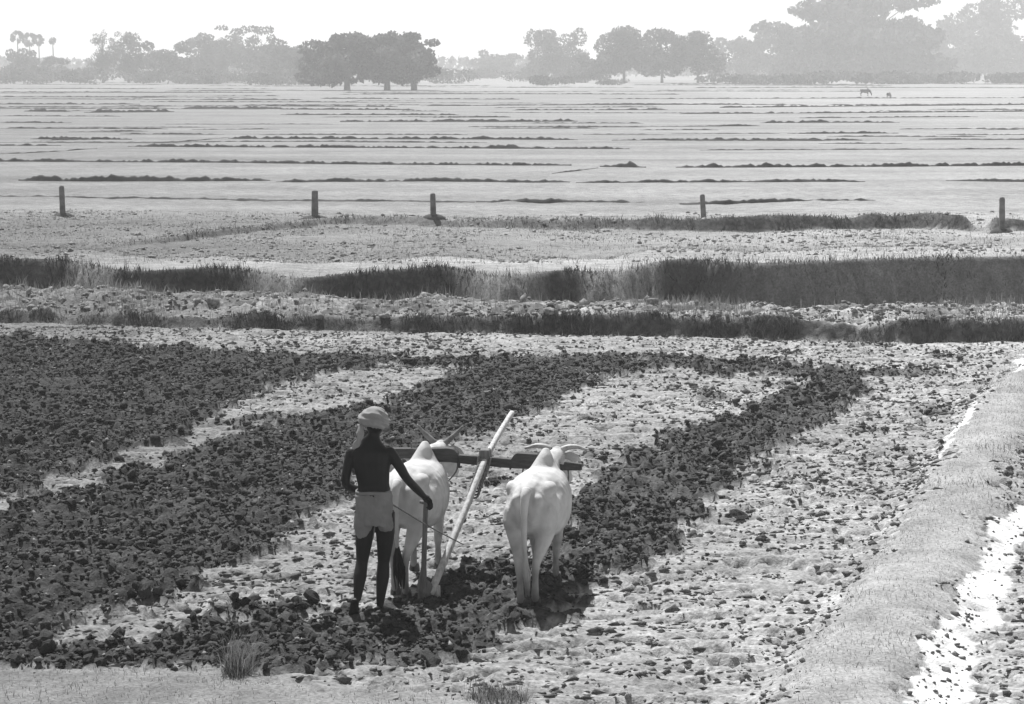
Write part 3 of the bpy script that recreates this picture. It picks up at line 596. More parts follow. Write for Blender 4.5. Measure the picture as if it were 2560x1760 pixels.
# ------------------------------------------------------------------ oxen
def make_ox(name, label, group, loc, heading, scale, horn='wide', hide='ox', stride=(0, 0, 0, 0), tail='pale', graze=False, fine=True, headturn=0.0):
    e = empty(name, loc, -heading, scale); tag(e, label, 'ox' if fine else 'cow', group)
    b = MB()
    b.loft([(0, y, z) for y, z in ((-.05, .86), (0.02, .855), (.12, .84), (.25, .815), (.42, .785), (.65, .755), (.88, .755), (1.05, .785), (1.2, .82), (1.30, .85))],
           [(.09, .12), (.155, .175), (.20, .215), (.225, .245), (.25, .275), (.28, .30), (.26, .29), (.205, .265), (.14, .22), (.07, .13)], 22, (0, 0, 1), 2.35)
    b.loft([(0, y, z) for y, z in ((-.02, 1.00), (.1, 1.04), (.3, 1.045), (.6, 1.02), (.9, 1.01), (1.1, 1.01))], [(.05, .03), (.08, .03), (.08, .03), (.06, .03), (.06, .035), (.06, .04)], 10)      # backbone
    b.loft([(0, 1.0, .84), (0, 1.0, .93), (0, 1.01, 1.0), (.0, 1.01, 1.07), (.01, 1.01, 1.13), (.01, 1.02, 1.185)], [(.20, .26), (.175, .24), (.13, .19), (.085, .14), (.055, .10), (.025, .04)], 16, (0, 1, 0))   # withers and hump
    for s in (-1, 1):
        b.ball((s * .15, .25, .965), (.07, .10, .07)); b.ball((s * .085, .0, .91), (.05, .06, .06)); b.ball((s * .13, 1.02, .80), (.09, .13, .19))
    if graze:
        neck = [(0, 1.1, .9), (0, 1.35, .78), (0, 1.5, .55), (0, 1.56, .40)]; head = [(0, 1.55, .46), (0, 1.6, .32), (0, 1.62, .18), (0, 1.62, .06)]
    else:
        neck = [(0, 1.08, .92), (.0, 1.28, .95), (.01, 1.46, .97), (.02, 1.60, .985)]; head = [(.02, 1.58, 1.03), (.025 + headturn * .2, 1.69, .96), (.03 + headturn * .6, 1.82, .84), (.03 + headturn, 1.93, .73)]
    b.loft(neck, [(.12, .20), (.10, .165), (.085, .125), (.08, .10)], 14)
    b.loft(head, [(.075, .085), (.092, .105), (.068, .082), (.055, .055)], 14)
    if not graze: b.loft([(0, 1.2, .72), (0, 1.35, .74), (0, 1.5, .83)], [(.025, .13), (.02, .10), (.015, .05)], 8)                                          # dewlap
    feet = []
    for i, s in enumerate((-1, 1)):
        d = stride[i]
        pts = [(s * .115, .13, .86), (s * .125, .17, .72), (s * .115, .17 + d * .35, .58), (s * .085, .07 + d * .6, .44), (s * .070, .0 + d * .8, .37), (s * .062, .01 + d * .9, .24), (s * .058, .02 + d, .11), (s * .058, .05 + d, .045)]
        b.loft(smoothed(pts, 3), [tuple(np.array(r)) for r in np.stack([np.interp(np.linspace(0, 7, 22), range(8), c) for c in ((.09, .115, .082, .048, .037, .027, .034, .034), (.13, .175, .125, .062, .052, .034, .04, .04))], 1)], 12, (0, 1, 0))
        feet.append((s * .058, .06 + d, 0))
        d = stride[2 + i]
        pts = [(s * .14, 1.08, .80), (s * .145, 1.06, .64), (s * .125, 1.02 + d * .3, .50), (s * .105, 1.06 + d * .7, .32), (s * .10, 1.05 + d * .85, .2), (s * .10, 1.04 + d, .1), (s * .10, 1.06 + d, .045)]
        b.loft(smoothed(pts, 3), [tuple(r) for r in np.stack([np.interp(np.linspace(0, 6, 19), range(7), c) for c in ((.06, .07, .052, .043, .027, .033, .034), (.11, .12, .075, .046, .031, .036, .038))], 1)], 12, (0, 1, 0))
        feet.append((s * .10, 1.07 + d, 0))
    def bones(co):
        x, y, z = np.abs(co[:, 0]), co[:, 1], co[:, 2]; g = lambda cx, cy, cz, r: np.exp(-(((x - cx) / r[0]) ** 2 + ((y - cy) / r[1]) ** 2 + ((z - cz) / r[2]) ** 2))
        d = -.045 * g(.19, .42, .93, (.08, .10, .09)) - .030 * g(.15, .11, .93, (.06, .06, .07)) - .022 * g(.05, -.06, .93, (.03, .08, .06)) - .02 * g(.0, -.08, .72, (.03, .1, .16))
        d += .014 * g(.16, .25, .99, (.05, .06, .04)) + .012 * g(.085, -.03, .93, (.03, .04, .04)) + .012 * g(.0, .35, 1.05, (.025, .35, .05))
        d += .0065 * np.sin(2 * math.pi * (y + .25 * (z - .8)) / .078) * sstep(.48, .56, y) * (1 - sstep(.9, 1.0, y)) * sstep(.55, .65, z) * (1 - sstep(.92, 1.0, z))
        c = np.stack([co[:, 0], 0 * y, z - .8], 1); c[:, 1] = np.where(y < .1, y - .1, 0); c /= np.maximum(np.linalg.norm(c, axis=1, keepdims=True), 1e-6)
        co = co + c * d[:, None]; co[:, 0] += .004 * fbm(y * 14, z * 14, 3, 18); return co
    b.fused('body', M[hide], e, 0.012 if fine else 0.03, 8 if fine else 4, jitter=bones if fine else None)
    for f in feet:
        m = MB()
        for s in (-1, 1):
            m.loft([(f[0] + s * .021, f[1] - .005, .065), (f[0] + s * .023, f[1], .03), (f[0] + s * .025, f[1] + .01, -.03)], [(.02, .034), (.023, .04), (.026, .045)], 10, (0, 1, 0))
        m.build('hoof', M['hoof'], e, True)
    h0 = Vector(head[0])
    for s in (-1, 1):                                 # ears and horns
        m = MB(); c = h0 + Vector((s * .07, .035, -.015))
        m.loft([c, c + Vector((s * .05, -.01, .0)), c + Vector((s * .115, -.02, -.02)), c + Vector((s * .155, -.02, -.04))], [(.016, .02), (.014, .042), (.012, .038), (.004, .008)], 10)
        m.build('ear', M[hide], e, True)
        c = h0 + Vector((s * .05, .045, .035)) if not graze else h0 + Vector((s * .05, .02, .05))
        if horn == 'wide': off = ((0, 0, 0), (s * .06, 0, .025), (s * .14, .0, .03), (s * .20, -.01, .015), (s * .245, -.02, .01))
        elif horn == 'vee': off = ((0, 0, 0), (s * .05, 0, .045), (s * .10, .0, .09), (s * .145, .0, .14), (s * .165, .0, .165))
        else: off = ((0, 0, 0), (s * .05, -.01, .03), (s * .09, 0, .08), (s * .08, .01, .14))
        pts = smoothed([c + Vector(o) for o in off], 4); n = len(pts)
        m = MB(); m.loft(pts, [.026 * (1 - t) ** .7 + .004 for t in np.linspace(0, 1, n)], 10); m.build('horn', M['horn_pale' if horn == 'wide' else 'horn'], e, True)
    m = MB()                                          # tail
    tp = [(0, -.03, 1.0), (-.005, -.085, .96), (-.012, -.105, .85), (-.012, -.105, .68), (-.006, -.095, .52), (0, -.09, .44)]
    if tail == 'black': tp = [(0, -.03, 1.0), (-.005, -.085, .96), (-.01, -.105, .85), (-.005, -.10, .68), (.005, -.095, .52), (.01, -.09, .42)]
    tp = smoothed(tp, 4); n = len(tp); m.loft(tp, [.034 * (1 - t) + .012 for t in np.linspace(0, 1, n)], 10, (0, 1, 0)); t_o = m.build('tail', M[hide], e, True)
    q = Vector(tp[-1]); m = MB()
    spread = 1.25 if tail == 'black' else 0.55
    for k in range(48 if fine else 6):
        a = random.uniform(0, 6.28); r = .035 * random.random() ** .5 * spread; L = random.uniform(.2, .33)
        m.loft([q + Vector((0, 0, .06)), q + Vector((r * math.cos(a) * .8, r * math.sin(a) * .6, -.05)), q + Vector((r * math.cos(a) * 1.3 + .012, r * math.sin(a), -L * .6)), q + Vector((r * math.cos(a) * 1.1 + .02, r * math.sin(a), -L))], [.012, .011, .008, .002], 6, (0, 1, 0))
    m.build('tail_switch', M['tailhair' if tail == 'black' else hide], t_o, True)
    return e
RO = at(1318, 1518); LO = at(998, 1494)
HEAD = math.radians(9.0)
def gz(p): return float(np.mean(height(np.array([p.x - .1, p.x, p.x + .1]), np.array([p.y, p.y + .1, p.y - .1]))))
make_ox('white_ox', 'white humped ox with broad horizontal horns and a pale tail under the right yoke arm', 'yoked plough oxen', (RO.x, RO.y - .02, 0.0), HEAD, 0.97, 'wide', 'ox', (-.02, .04, .10, -.02), 'pale', headturn=0.05)
make_ox('white_ox', 'white humped ox with upswept horns and a black tail switch, beside the ploughman', 'yoked plough oxen', (LO.x, LO.y, 0.0), math.radians(10.0), 0.97, 'vee', 'ox', (.06, -.04, -.02, .10), 'black', headturn=0.06)
for px, py, hd, sc, lab in ((2152, 240, 1.9, 1.0, 'dark cow grazing in the far pale paddies'), (2218, 246, 0.6, 0.75, 'small dark calf grazing behind the grown cow far out in the paddies')):
    p = at(px, py, -.15); make_ox('cow' if sc > .9 else 'calf', lab, 'cattle far out in the paddies', (p.x, p.y, -.15), hd, sc, 'short', 'ox_grey', (0.05, -.05, .05, -.05), 'black', True, False)

# ------------------------------------------------------------------ yoke and plough
YL, YR = P(975, 1131, 18.95), P(1456, 1163, 18.72)    # ends of the yoke
def yoke():
    c = (YL + YR) / 2; U = (YR - YL).normalized(); W = Vector((-U.y, U.x, 0)).normalized(); V = W.cross(U).normalized()
    if V.z < 0: V = -V
    e = empty('yoke', (c.x, c.y, c.z)); tag(e, 'dark carved wooden yoke with two flared neck boards across both oxen', 'yoke')
    s = (YR - YL).length / 481.0                       # metres for each photograph pixel along it
    X = lambda px: (px - 1215.5) * s
    def T(px, py):                                     # photograph outline -> along, up
        line = 1131 + (px - 975) * (32 / 481.0); return (X(px), -(py - line) * s)
    def piece(name, pts, th, m=M['wood_dark']):
        b = MB(); b.prism([T(*q) for q in pts], U, V, W, (0, 0, 0), th); return b.build(name, m, e, False, 0.004)
    piece('beam', [(976, 1120), (1030, 1120), (1140, 1136), (1203, 1140), (1280, 1147), (1370, 1150), (1411, 1160), (1412, 1153), (1455, 1159), (1455, 1175), (1400, 1174), (1280, 1169), (1200, 1162), (1100, 1151), (1030, 1144), (976, 1142)], 0.075)
    piece('neck_board', [(1063, 1123), (1085, 1119), (1120, 1118.5), (1136, 1121), (1147, 1132), (1147, 1154), (1100, 1152.5), (1063, 1148)], 0.105)
    piece('neck_board', [(1279, 1149), (1286, 1137), (1294, 1131), (1345, 1134), (1345, 1170), (1285, 1168), (1280, 1160)], 0.105)
    piece('peg', [(1201, 1123), (1224, 1123), (1229, 1146), (1221, 1161), (1205, 1163), (1201, 1148)], 0.13, M['wood_mid'])
    def pt(px, py, w): q = T(px, py); return U * q[0] + V * q[1] + W * w
    for a, bb, low in (((1142, 1140), (1030, 1135), (1090, 1225)), ((1420, 1170), (1310, 1165), (1375, 1262))):   # straps under the necks
        m = MB(); pts = smoothed([pt(a[0], a[1], .03), pt(a[0] - 2, (a[1] + low[1]) / 2, .05), pt(low[0], low[1], .05), pt(bb[0] + 2, (bb[1] + low[1]) / 2, .05), pt(bb[0], bb[1], .03)], 6)
        m.loft(pts, [.007] * len(pts), 6, (0, 1, 0)); m.build('neck_strap', M['rope'], e, True)
    for dx in (1150, 1278):                            # small pins under the beam
        m = MB(); m.loft([pt(dx, 1135 + (dx - 1100) * .1, 0), pt(dx, 1170 + (dx - 1150) * .03, 0)], [.012, .009], 8, (0, 1, 0)); m.build('pin', M['wood_dark'], e, True)
    m = MB(); m.loft(smoothed([pt(1030, 1122, 0), pt(1028, 1108, .02), pt(1045, 1106, .04), pt(1062, 1109, .04), pt(1064, 1122, .02)], 5), [.006] * 21, 6, (0, 1, 0)); m.build('rope_loop', M['rope'], e, True)
    return e, c, U, V, W
ye, yc, yU, yV, yW = yoke()
def plough():
    foot = at(1060, 1512); e = empty('wooden_plough', (foot.x, foot.y, 0)); tag(e, 'wooden plough with a long pale draught pole and dark upright handle', 'plough')
    o = Vector((foot.x, foot.y, 0)); yk = 18.85
    a = P(1086, 1462, foot.y + .10) - o; k1 = P(1168, 1262, 18.35) - o; k2 = P(1212, 1152, yk - .075) - o; t = P(1280, 1032, 19.75) - o
    d = (k1 - a).normalized()
    pts = smoothed([a - d * .10, a, k1, k2, (k2 + t) / 2 + Vector((-.01, 0, 0)), t], 5); n = len(pts)
    b = MB(); b.loft(pts, [(.028 - .007 * i / n, .031 - .008 * i / n) for i in range(n)], 12, (0, 0, 1), 3.0, 0.05); b.build('draught_pole', M['wood_pale'], e, True)
    top = P(1066, 1248, foot.y - .10) - o; mid = P(1060, 1400, foot.y - .06) - o
    pts = smoothed([top + Vector((.01, 0, .035)), top, P(1063, 1300, foot.y - .09) - o, mid, P(1058, 1440, foot.y - .04) - o, P(1055, 1500, foot.y) - o, Vector((0, 0, -.08))], 3); n = len(pts)
    b = MB(); b.loft(pts, [(np.interp(i / (n - 1), (0, .15, .55, .7, .85, 1), (.021, .02, .022, .032, .038, .036)), np.interp(i / (n - 1), (0, .5, .8, 1), (.02, .022, .05, .06))) for i in range(n)], 12, (0, 1, 0), 2.6); h = b.build('handle', M['wood_mid'], e, True)
    b = MB(); g = P(1066, 1258, foot.y - .10) - o; b.loft([g + Vector((-.055, 0, .012)), g, g + Vector((.05, 0, -.01))], [.013, .016, .012], 8); b.build('grip', M['wood_mid'], h, True)
    f = Vector((d.x, d.y, 0)).normalized()
    b = MB(); b.loft([Vector((0, 0, .17)) - f * .04, Vector((0, 0, .10)) + f * .06, Vector((0, 0, .03)) + f * .22, Vector((0, 0, -.05)) + f * .4], [(.045, .07), (.055, .075), (.045, .05), (.02, .015)], 12, (0, 0, 1), 2.6); b.build('plough_body', M['wood_mid'], e, True)
    b = MB(); b.loft([Vector((0, 0, .05)) + f * .12, Vector((0, 0, -.01)) + f * .3, Vector((0, 0, -.06)) + f * .45], [(.03, .012), (.028, .012), (.008, .006)], 8); b.build('share', M['iron'], e, True)
    b = MB(); b.loft([a + Vector((.02, 0, -.01)), a + Vector((.03, 0, -.16))], [.028, .022], 8, (0, 1, 0)); b.build('wedge', M['wood_pale'], e, True)
    r = MB()                                           # lashing of pole to yoke
    for j in range(11):
        th = 2 * math.pi; cc = k2 - d * (.01 + .03 * j) + Vector((0, 0, -.005 * j)); ring = []
        for i in range(17):
            an = th * i / 16; ring.append(cc + Vector((math.cos(an) * .042, .02 * math.sin(an), math.sin(an) * .05)) + d * (.012 * i / 16))
        r.loft(ring, [.009] * 17, 6, (0, 1, 0))
    r.loft(smoothed([k2 + Vector((-.05, 0, .05)), k2 + Vector((-.06, -.03, -.05)), k2 + Vector((-.055, -.04, -.16)), k2 - d * .24], 4), [.011] * 13, 6, (0, 1, 0))
    r.loft(smoothed([k2 + Vector((.05, 0, .03)), k2 + Vector((.03, -.05, -.06)), k2 + Vector((-.01, -.05, -.15)), k2 - d * .22], 4), [.010] * 13, 6, (0, 1, 0))
    r.build('lashing', M['rope'], e, True)
    return e
plough()

# ------------------------------------------------------------------ ploughman
def person():
    Y = 17.2
    base = P(925, 1545, Y); o = Vector((base.x, Y, 0))
    e = empty('person', o); tag(e, 'barefoot man in turban and short pale loincloth guiding the plough with one hand', 'person')
    L = lambda px, py, dy=0.0: P(px, py, Y + dy) - o
    b = MB()
    q = lambda px, py, dy, a, c: (L(px, py, dy), (a, c))
    ring = [q(938, 1290, 0, .11, .09), q(937, 1262, 0, .14, .105), q(936, 1235, .0, .132, .095), q(934, 1210, .0, .125, .086), q(931, 1180, -.005, .138, .093), q(929, 1150, -.01, .155, .098), q(928, 1130, -.01, .158, .092), q(929, 1114, .0, .118, .075), q(931, 1100, .01, .075, .06), q(934, 1090, .015, .05, .052), q(936, 1075, .02, .047, .05)]
    b.loft([r[0] for r in ring], [r[1] for r in ring], 20, (0, 1, 0), 2.2)
    hc = L(938, 1057, .035)
    b.ball(hc, (.073, .092, .108), 18, 12)
    b.ball(hc + Vector((0, .075, -.05)), (.045, .035, .045)); b.loft([hc + Vector((0, .088, .015)), hc + Vector((0, .105, -.012)), hc + Vector((0, .108, -.024))], [.008, .012, .012], 8)
    b.ball(hc + Vector((0, .092, -.058)), (.022, .01, .007)); b.ball(hc + Vector((0, .085, .03)), (.05, .012, .008))
    for s in (-1, 1): b.ball(hc + Vector((s * .074, -.005, -.015)), (.011, .02, .03))
    for s, px in ((-1, 880), (1, 975)): b.ball(L(px, 1134, -.012), (.046, .05, .055))
    b.ball(L(905, 1140, -.055), (.06, .035, .06)); b.ball(L(951, 1140, -.055), (.06, .035, .06))       # shoulder blades
    # arms
    def limb(pts, r, k=3):
        p = smoothed(pts, k); n = len(p); x = np.linspace(0, len(r) - 1, n); rr = np.interp(x, range(len(r)), r); b.loft(p, list(rr), 12, (0, 1, 0))
    ra = [L(974, 1128, -.01), L(997, 1163, .0), L(1017, 1196, .05), L(1041, 1222, .15), L(1060, 1241, .22)]
    limb(ra, (.046, .043, .036, .034, .024))
    la = [L(878, 1130, -.01), L(869, 1170, -.015), L(864, 1208, -.02), L(884, 1222, .06), L(906, 1222, .125)]
    limb(la, (.044, .040, .036, .033, .024))
    def hand(wrist, fwd, palm_n, curl, side):
        fwd = fwd.normalized(); pn = palm_n.normalized(); lat = fwd.cross(pn).normalized() * side
        b.loft([wrist, wrist + fwd * .035, wrist + fwd * .085], [(.02, .016), (.036, .016), (.038, .014)], 10, tuple(pn))
        for i, ln in enumerate((.065, .075, .07, .055)):
            p0 = wrist + fwd * .08 + lat * ((1.5 - i) * .019)
            d1 = (fwd * math.cos(curl) + pn * math.sin(curl)); d2 = (fwd * math.cos(curl * 2.1) + pn * math.sin(curl * 2.1)); d3 = (fwd * math.cos(curl * 2.9) + pn * math.sin(curl * 2.9))
            p1 = p0 + d1 * ln * .42; p2 = p1 + d2 * ln * .34; p3 = p2 + d3 * ln * .28
            b.loft([p0 - fwd * .02, p0, p1, p2, p3], [.0095, .0095, .009, .0085, .007], 8, tuple(lat))
        t0 = wrist + fwd * .03 + lat * .03
        t1 = t0 + (lat * .6 + fwd * .6 + pn * .5).normalized() * .035; t2 = t1 + (fwd * .5 + pn * .9 - lat * .1).normalized() * .03
        b.loft([t0 - lat * .012, t0, t1, t2], [.012, .013, .0105, .008], 8, tuple(fwd))
    hand(L(1058, 1239, .215), Vector((.38, .45, -.55)), Vector((-.1, -.5, -.8)), .62, -1)
    hand(L(904, 1222, .12), Vector((.8, .5, .05)), Vector((.2, -.3, -.9)), .75, -1)
    # legs
    ll = [L(916, 1280, 0), L(912, 1330, .01), L(908, 1375, .015), L(905, 1405, .01), L(900, 1440, -.05), L(896, 1475, -.09), L(893, 1502, -.115)]
    limb(ll, (.088, .077, .060, .048, .054, .040, .027))
    rl = [L(960, 1280, 0), L(963, 1330, .02), L(961, 1375, .03), L(959, 1405, .03), L(957, 1440, .015), L(953, 1480, .0), L(950, 1514, -.01)]
    limb(rl, (.088, .077, .060, .048, .055, .041, .028))
    # trailing foot: heel raised, toes on the soil
    h = L(887, 1503, -.145); tt = L(884, 1556, -.06); tt.z = .02
    b.loft([h + Vector((0, 0, .02)), h, (h + tt) / 2, tt + Vector((0, 0, .01)), tt + Vector((0, .05, 0))], [(.026, .022), (.034, .028), (.038, .025), (.045, .02), (.04, .012)], 12, (0, 1, 0))
    b.loft([L(893, 1502, -.115), h + Vector((0, .01, .0))], [.028, .03], 10, (0, 1, 0))
    for i in range(5):
        p0 = tt + Vector((-.034 + .017 * i, .04, -.002)); b.loft([p0, p0 + Vector((0, .03, .0)), p0 + Vector((0, .05 - .004 * i, -.006))], [.011, .010, .007], 8)
    # leading foot flat on the soil
    a = L(950, 1514, -.01); hz = .035
    b.loft([Vector((a.x - .005, a.y - .045, hz)), Vector((a.x, a.y, hz + .012)), Vector((a.x + .02, a.y + .07, hz + .005)), Vector((a.x + .045, a.y + .14, hz - .008)), Vector((a.x + .055, a.y + .17, hz - .014))], [(.027, .03), (.034, .042), (.038, .034), (.047, .02), (.042, .012)], 12)
    b.loft([a, Vector((a.x, a.y, .05))], [.028, .032], 10, (0, 1, 0))
    for i in range(5):
        p0 = Vector((a.x + .018 + .018 * i, a.y + .165 - .006 * i, hz - .016)); b.loft([p0, p0 + Vector((.008, .028, 0)), p0 + Vector((.012, .045 - .003 * i, -.004))], [.011, .010, .007], 8)
    b.fused('body', M['skin'], e, 0.0065, 4)
    for s in (-1, 1):
        m = MB(); m.ball(hc + Vector((s * .03, .083, .012)), (.013, .01, .009), 10, 7); m.build('eye', M['eye'], e, True)
    m = MB(); m.ball(hc + Vector((0, -.02, .01)), (.079, .085, .095), 16, 10); m.build('hair', M['hair'], e, True)
    # loincloth
    m = MB()
    rr = [q(935, 1229, 0, .137, .102), q(936, 1236, 0, .143, .108), q(937, 1262, -.005, .152, .122), q(938, 1290, -.005, .153, .125), q(937, 1306, 0, .148, .115)]
    m.loft([r[0] for r in rr], [r[1] for r in rr], 24, (0, 1, 0), 2.3)
    m.loft([L(912, 1285, 0), L(910, 1312, .005), L(908.5, 1330, .01), L(905, 1343, .012)], [(.085, .105), (.084, .098), (.072, .088), (.050, .07)], 16, (0, 1, 0))
    m.loft([L(961, 1285, 0), L(963.5, 1305, .005), L(965, 1316, .01), L(966, 1321, .012)], [(.078, .105), (.076, .096), (.074, .09), (.07, .084)], 16, (0, 1, 0))
    def folds(co):
        x, z = co[:, 0], co[:, 2]; n = 0.018 * fbm(x * 30, z * 5, 3, 5) + .016 * fbm(x * 12 + z * 9, z * 9, 3, 6)
        cx = float(L(937, 1262).x); r = np.stack([x - cx, co[:, 1]], 1); r /= np.maximum(np.linalg.norm(r, axis=1, keepdims=True), 1e-6)
        co[:, 0] += r[:, 0] * n * 1.6; co[:, 1] += r[:, 1] * n * 1.6; co[:, 2] += .03 * fbm(x * 22, co[:, 1] * 22, 3, 8) * (z < .8); return co
    lc = m.fused('loincloth', M['cloth'], e, 0.007, 5, jitter=folds)
    m = MB(); p = [L(934, 1229, 0) + Vector((.139 * math.cos(t), .104 * math.sin(t), .004 * math.sin(3 * t))) for t in np.linspace(0, 2 * math.pi, 33)]
    m.loft(p, [(.008, .014)] * 33, 8); m.build('waist_roll', M['cloth'], lc, True)
    m = MB(); p = smoothed([L(934, 1302, -.02), L(935, 1322, -.02), L(932, 1345, -.01)], 4); m.loft(p, [(.012, .006), (.012, .006)] + [(.010, .005)] * 4 + [(.007, .004)] * 3, 8, (0, 1, 0)); m.build('cloth_end', M['cloth'], lc, True)
    # turban
    m = MB(); tc = L(937, 1049, .03)
    R = Matrix.Rotation(math.radians(7), 3, 'Y') @ Matrix.Rotation(math.radians(-8), 3, 'X')
    m.ball(tc + Vector((.003, 0, -.008)), (.122, .13, .082), 20, 12, R); m.ball(tc + Vector((.0, .0, .03)), (.108, .116, .07), 20, 12, R); m.ball(tc + Vector((-.05, .0, .004)), (.085, .1, .066), 16, 10, R)
    def wraps(co):
        d = co - np.array(tc); th = np.arctan2(d[:, 1], d[:, 0]); s = d[:, 2] * 55 + 1.5 * np.sin(th * 2 + 1) + 2.0 * np.cos(th + .5)
        n = .0045 * np.sin(s * 2.6 + 14 * d[:, 0]) + .012 * fbm(d[:, 0] * 16 + 3, d[:, 2] * 22, 4, 14); l = np.maximum(np.linalg.norm(d, axis=1, keepdims=True), 1e-6)
        return co + d / l * n[:, None]
    tb = m.fused('turban', M['turban'], e, 0.0065, 3, jitter=wraps)
    m = MB(); pts = smoothed([L(902, 1062, -.02), L(901, 1080, -.055), L(899, 1095, -.07), L(892, 1110, -.06), L(884, 1120, -.05)], 4); n = len(pts)
    m.loft(pts, [(.030 - .006 * math.sin(i * .9) - .010 * i / n, .013) for i in range(n)], 12, (0, 1, 0), 2.4); m.build('turban_end', M['turban'], tb, True)
    # goad held in the other hand
    s0 = L(885, 1212, .20); s1 = L(985, 1266, .21); s2 = L(1152, 1358, .26)
    g = empty('goad_stick', o + s0); tag(g, "thin goad stick held low across the man's waist, pointing at the draught pole", 'stick')
    pts = smoothed([Vector((0, 0, 0)), s1 - s0 + Vector((0, 0, .008)), (s1 + s2) / 2 - s0 - Vector((0, 0, .006)), s2 - s0], 5); n = len(pts)
    m = MB(); m.loft(pts, [.0085 - .0035 * i / n for i in range(n)], 8); m.build('shaft', M['wood_mid'], g, True)
    m = MB(); dd = (pts[-1] - pts[-2]).normalized(); m.loft([pts[-1] - dd * .01, pts[-1] + dd * .02, pts[-1] + dd * .035], [.006, .004, .001], 6); m.build('tip', M['iron'], g, True)
person()

# ------------------------------------------------------------------ trees
def leaf_cloud(name, lobes, size, m, count, parent):
    w = np.array([l[3] * l[4] * l[5] for l in lobes]) ** 0.7; w /= w.sum(); V, T = [], []
    li = rng.choice(len(lobes), count, p=w); L = np.array(lobes)[li]
    d = rng.normal(size=(count, 3)); d /= np.linalg.norm(d, axis=1, keepdims=True); r = rng.uniform(0.45, 1.08, count) ** 0.6
    c = L[:, :3] + d * r[:, None] * L[:, 3:6]
    a = rng.normal(size=(count, 3)); a /= np.linalg.norm(a, axis=1, keepdims=True); b_ = np.cross(a, rng.normal(size=(count, 3))); b_ /= np.linalg.norm(b_, axis=1, keepdims=True)
    s = size * rng.uniform(0.5, 1.3, count)[:, None]
    V = np.stack([c + a * s, c + b_ * s * .6, c - a * s, c - b_ * s * .6], 1).reshape(-1, 3); q = np.arange(count) * 4
    return bulk(name, V, np.concatenate([np.stack([q, q + 1, q + 2], 1), np.stack([q, q + 2, q + 3], 1)]), m, parent)
def limbs_of(mb, top, lobes, r0, z0):
    for l in lobes[:9]:
        p0 = Vector((top.x, top.y, z0 + (top.z - z0) * random.uniform(.6, 1))); p1 = Vector(l[:3]); mb.loft(smoothed([p0, (p0 + p1) / 2 + Vector((0, 0, .05 * (p1 - p0).length)), p1], 2), [r0 * .5, r0 * .42, r0 * .3, r0 * .2, r0 * .1], 6)
def tree(name, label, group, px, base, top, wpx, style, cat='tree', count=3200):
    if cat == 'tree' and px > 1800: base -= 8 if px < 2300 else 11
    p = at(px, base, -.15); s = p.y / FPX; H = (base - top) * s; W = wpx * s * (1.25 if cat == 'tree' else 1.3)
    e = empty(name, (p.x, p.y, -.15)); tag(e, label, cat, group)
    lobes = []; st = random.Random(int(px * 7 + top))
    if style == 'bush':
        for k in range(9): lobes.append((st.uniform(-.36, .36) * W, st.uniform(-.3, .3) * W, H * st.uniform(.25, .62), W * .22, W * .22, H * st.uniform(.25, .38)))
        stem = H * .3
    elif style == 'open':                              # ragged open crown, sky showing through
        for k in range(26): t = st.random(); lobes.append((st.gauss(0, .25) * W, st.gauss(0, .2) * W, H * (.40 + .55 * t), W * st.uniform(.07, .15), W * st.uniform(.07, .15), H * st.uniform(.04, .09)))
        for k in range(12): lobes.append((st.gauss(0, .25) * W, st.gauss(0, .2) * W, H * st.uniform(.1, .6), W * .17, W * .17, H * .12))
        for k in range(6): lobes.append((st.uniform(-.3, .3) * W, st.uniform(-.25, .25) * W, H * st.uniform(.3, .55), W * .2, W * .2, H * .13))
        stem = H * .5
    elif style == 'low':                               # crown down to the ground
        for k in range(24): t = st.random(); lobes.append((max(-.4, min(.4, st.gauss(0, .25))) * W, st.gauss(0, .2) * W, H * (.10 + .78 * t), W * st.uniform(.13, .24) * (1.1 - .45 * t), W * .2, H * st.uniform(.10, .17)))
        stem = H * .45
    else:                                              # 'round': clear trunk, domed crown
        for k in range(30): a = st.uniform(0, 6.28); rr = st.random() ** .6; lobes.append((rr * math.cos(a) * .40 * W, rr * math.sin(a) * .3 * W, H * ((.21 if name == 'shade_tree' else .22) + .74 * st.random() * (1.1 - .5 * rr)), W * st.uniform(.11, .2), W * st.uniform(.11, .2), H * st.uniform(.09, .16)))
        for k in range(12): a = st.uniform(0, 6.28); rr = st.uniform(.1, .7); lobes.append((rr * math.cos(a) * .38 * W, rr * math.sin(a) * .3 * W, H * (1.0 - .42 * rr ** 2 - st.uniform(.02, .12)), W * .07, W * .07, H * .06))
        stem = H * .42
    lobes = [(l[0], l[1], min(l[2], H - l[5] * .9), *l[3:]) for l in lobes]
    r0 = max(.12, H * (.045 if name == 'shade_tree' else .022))
    m = MB(); tp = Vector((st.uniform(-.03, .03) * W, 0, stem))
    m.loft(smoothed([Vector((0, 0, -.3)), Vector((0, 0, stem * .3)), tp * .7, tp], 2), list(np.linspace(r0 * 1.35, r0 * .6, 7)), 8, (0, 1, 0)); limbs_of(m, tp, lobes, r0, 0)
    m.build('trunk', M['bark'], e, True)
    leaf_cloud('crown', lobes, max(.18, W * .026), M['leaf'], count, e)
    return e
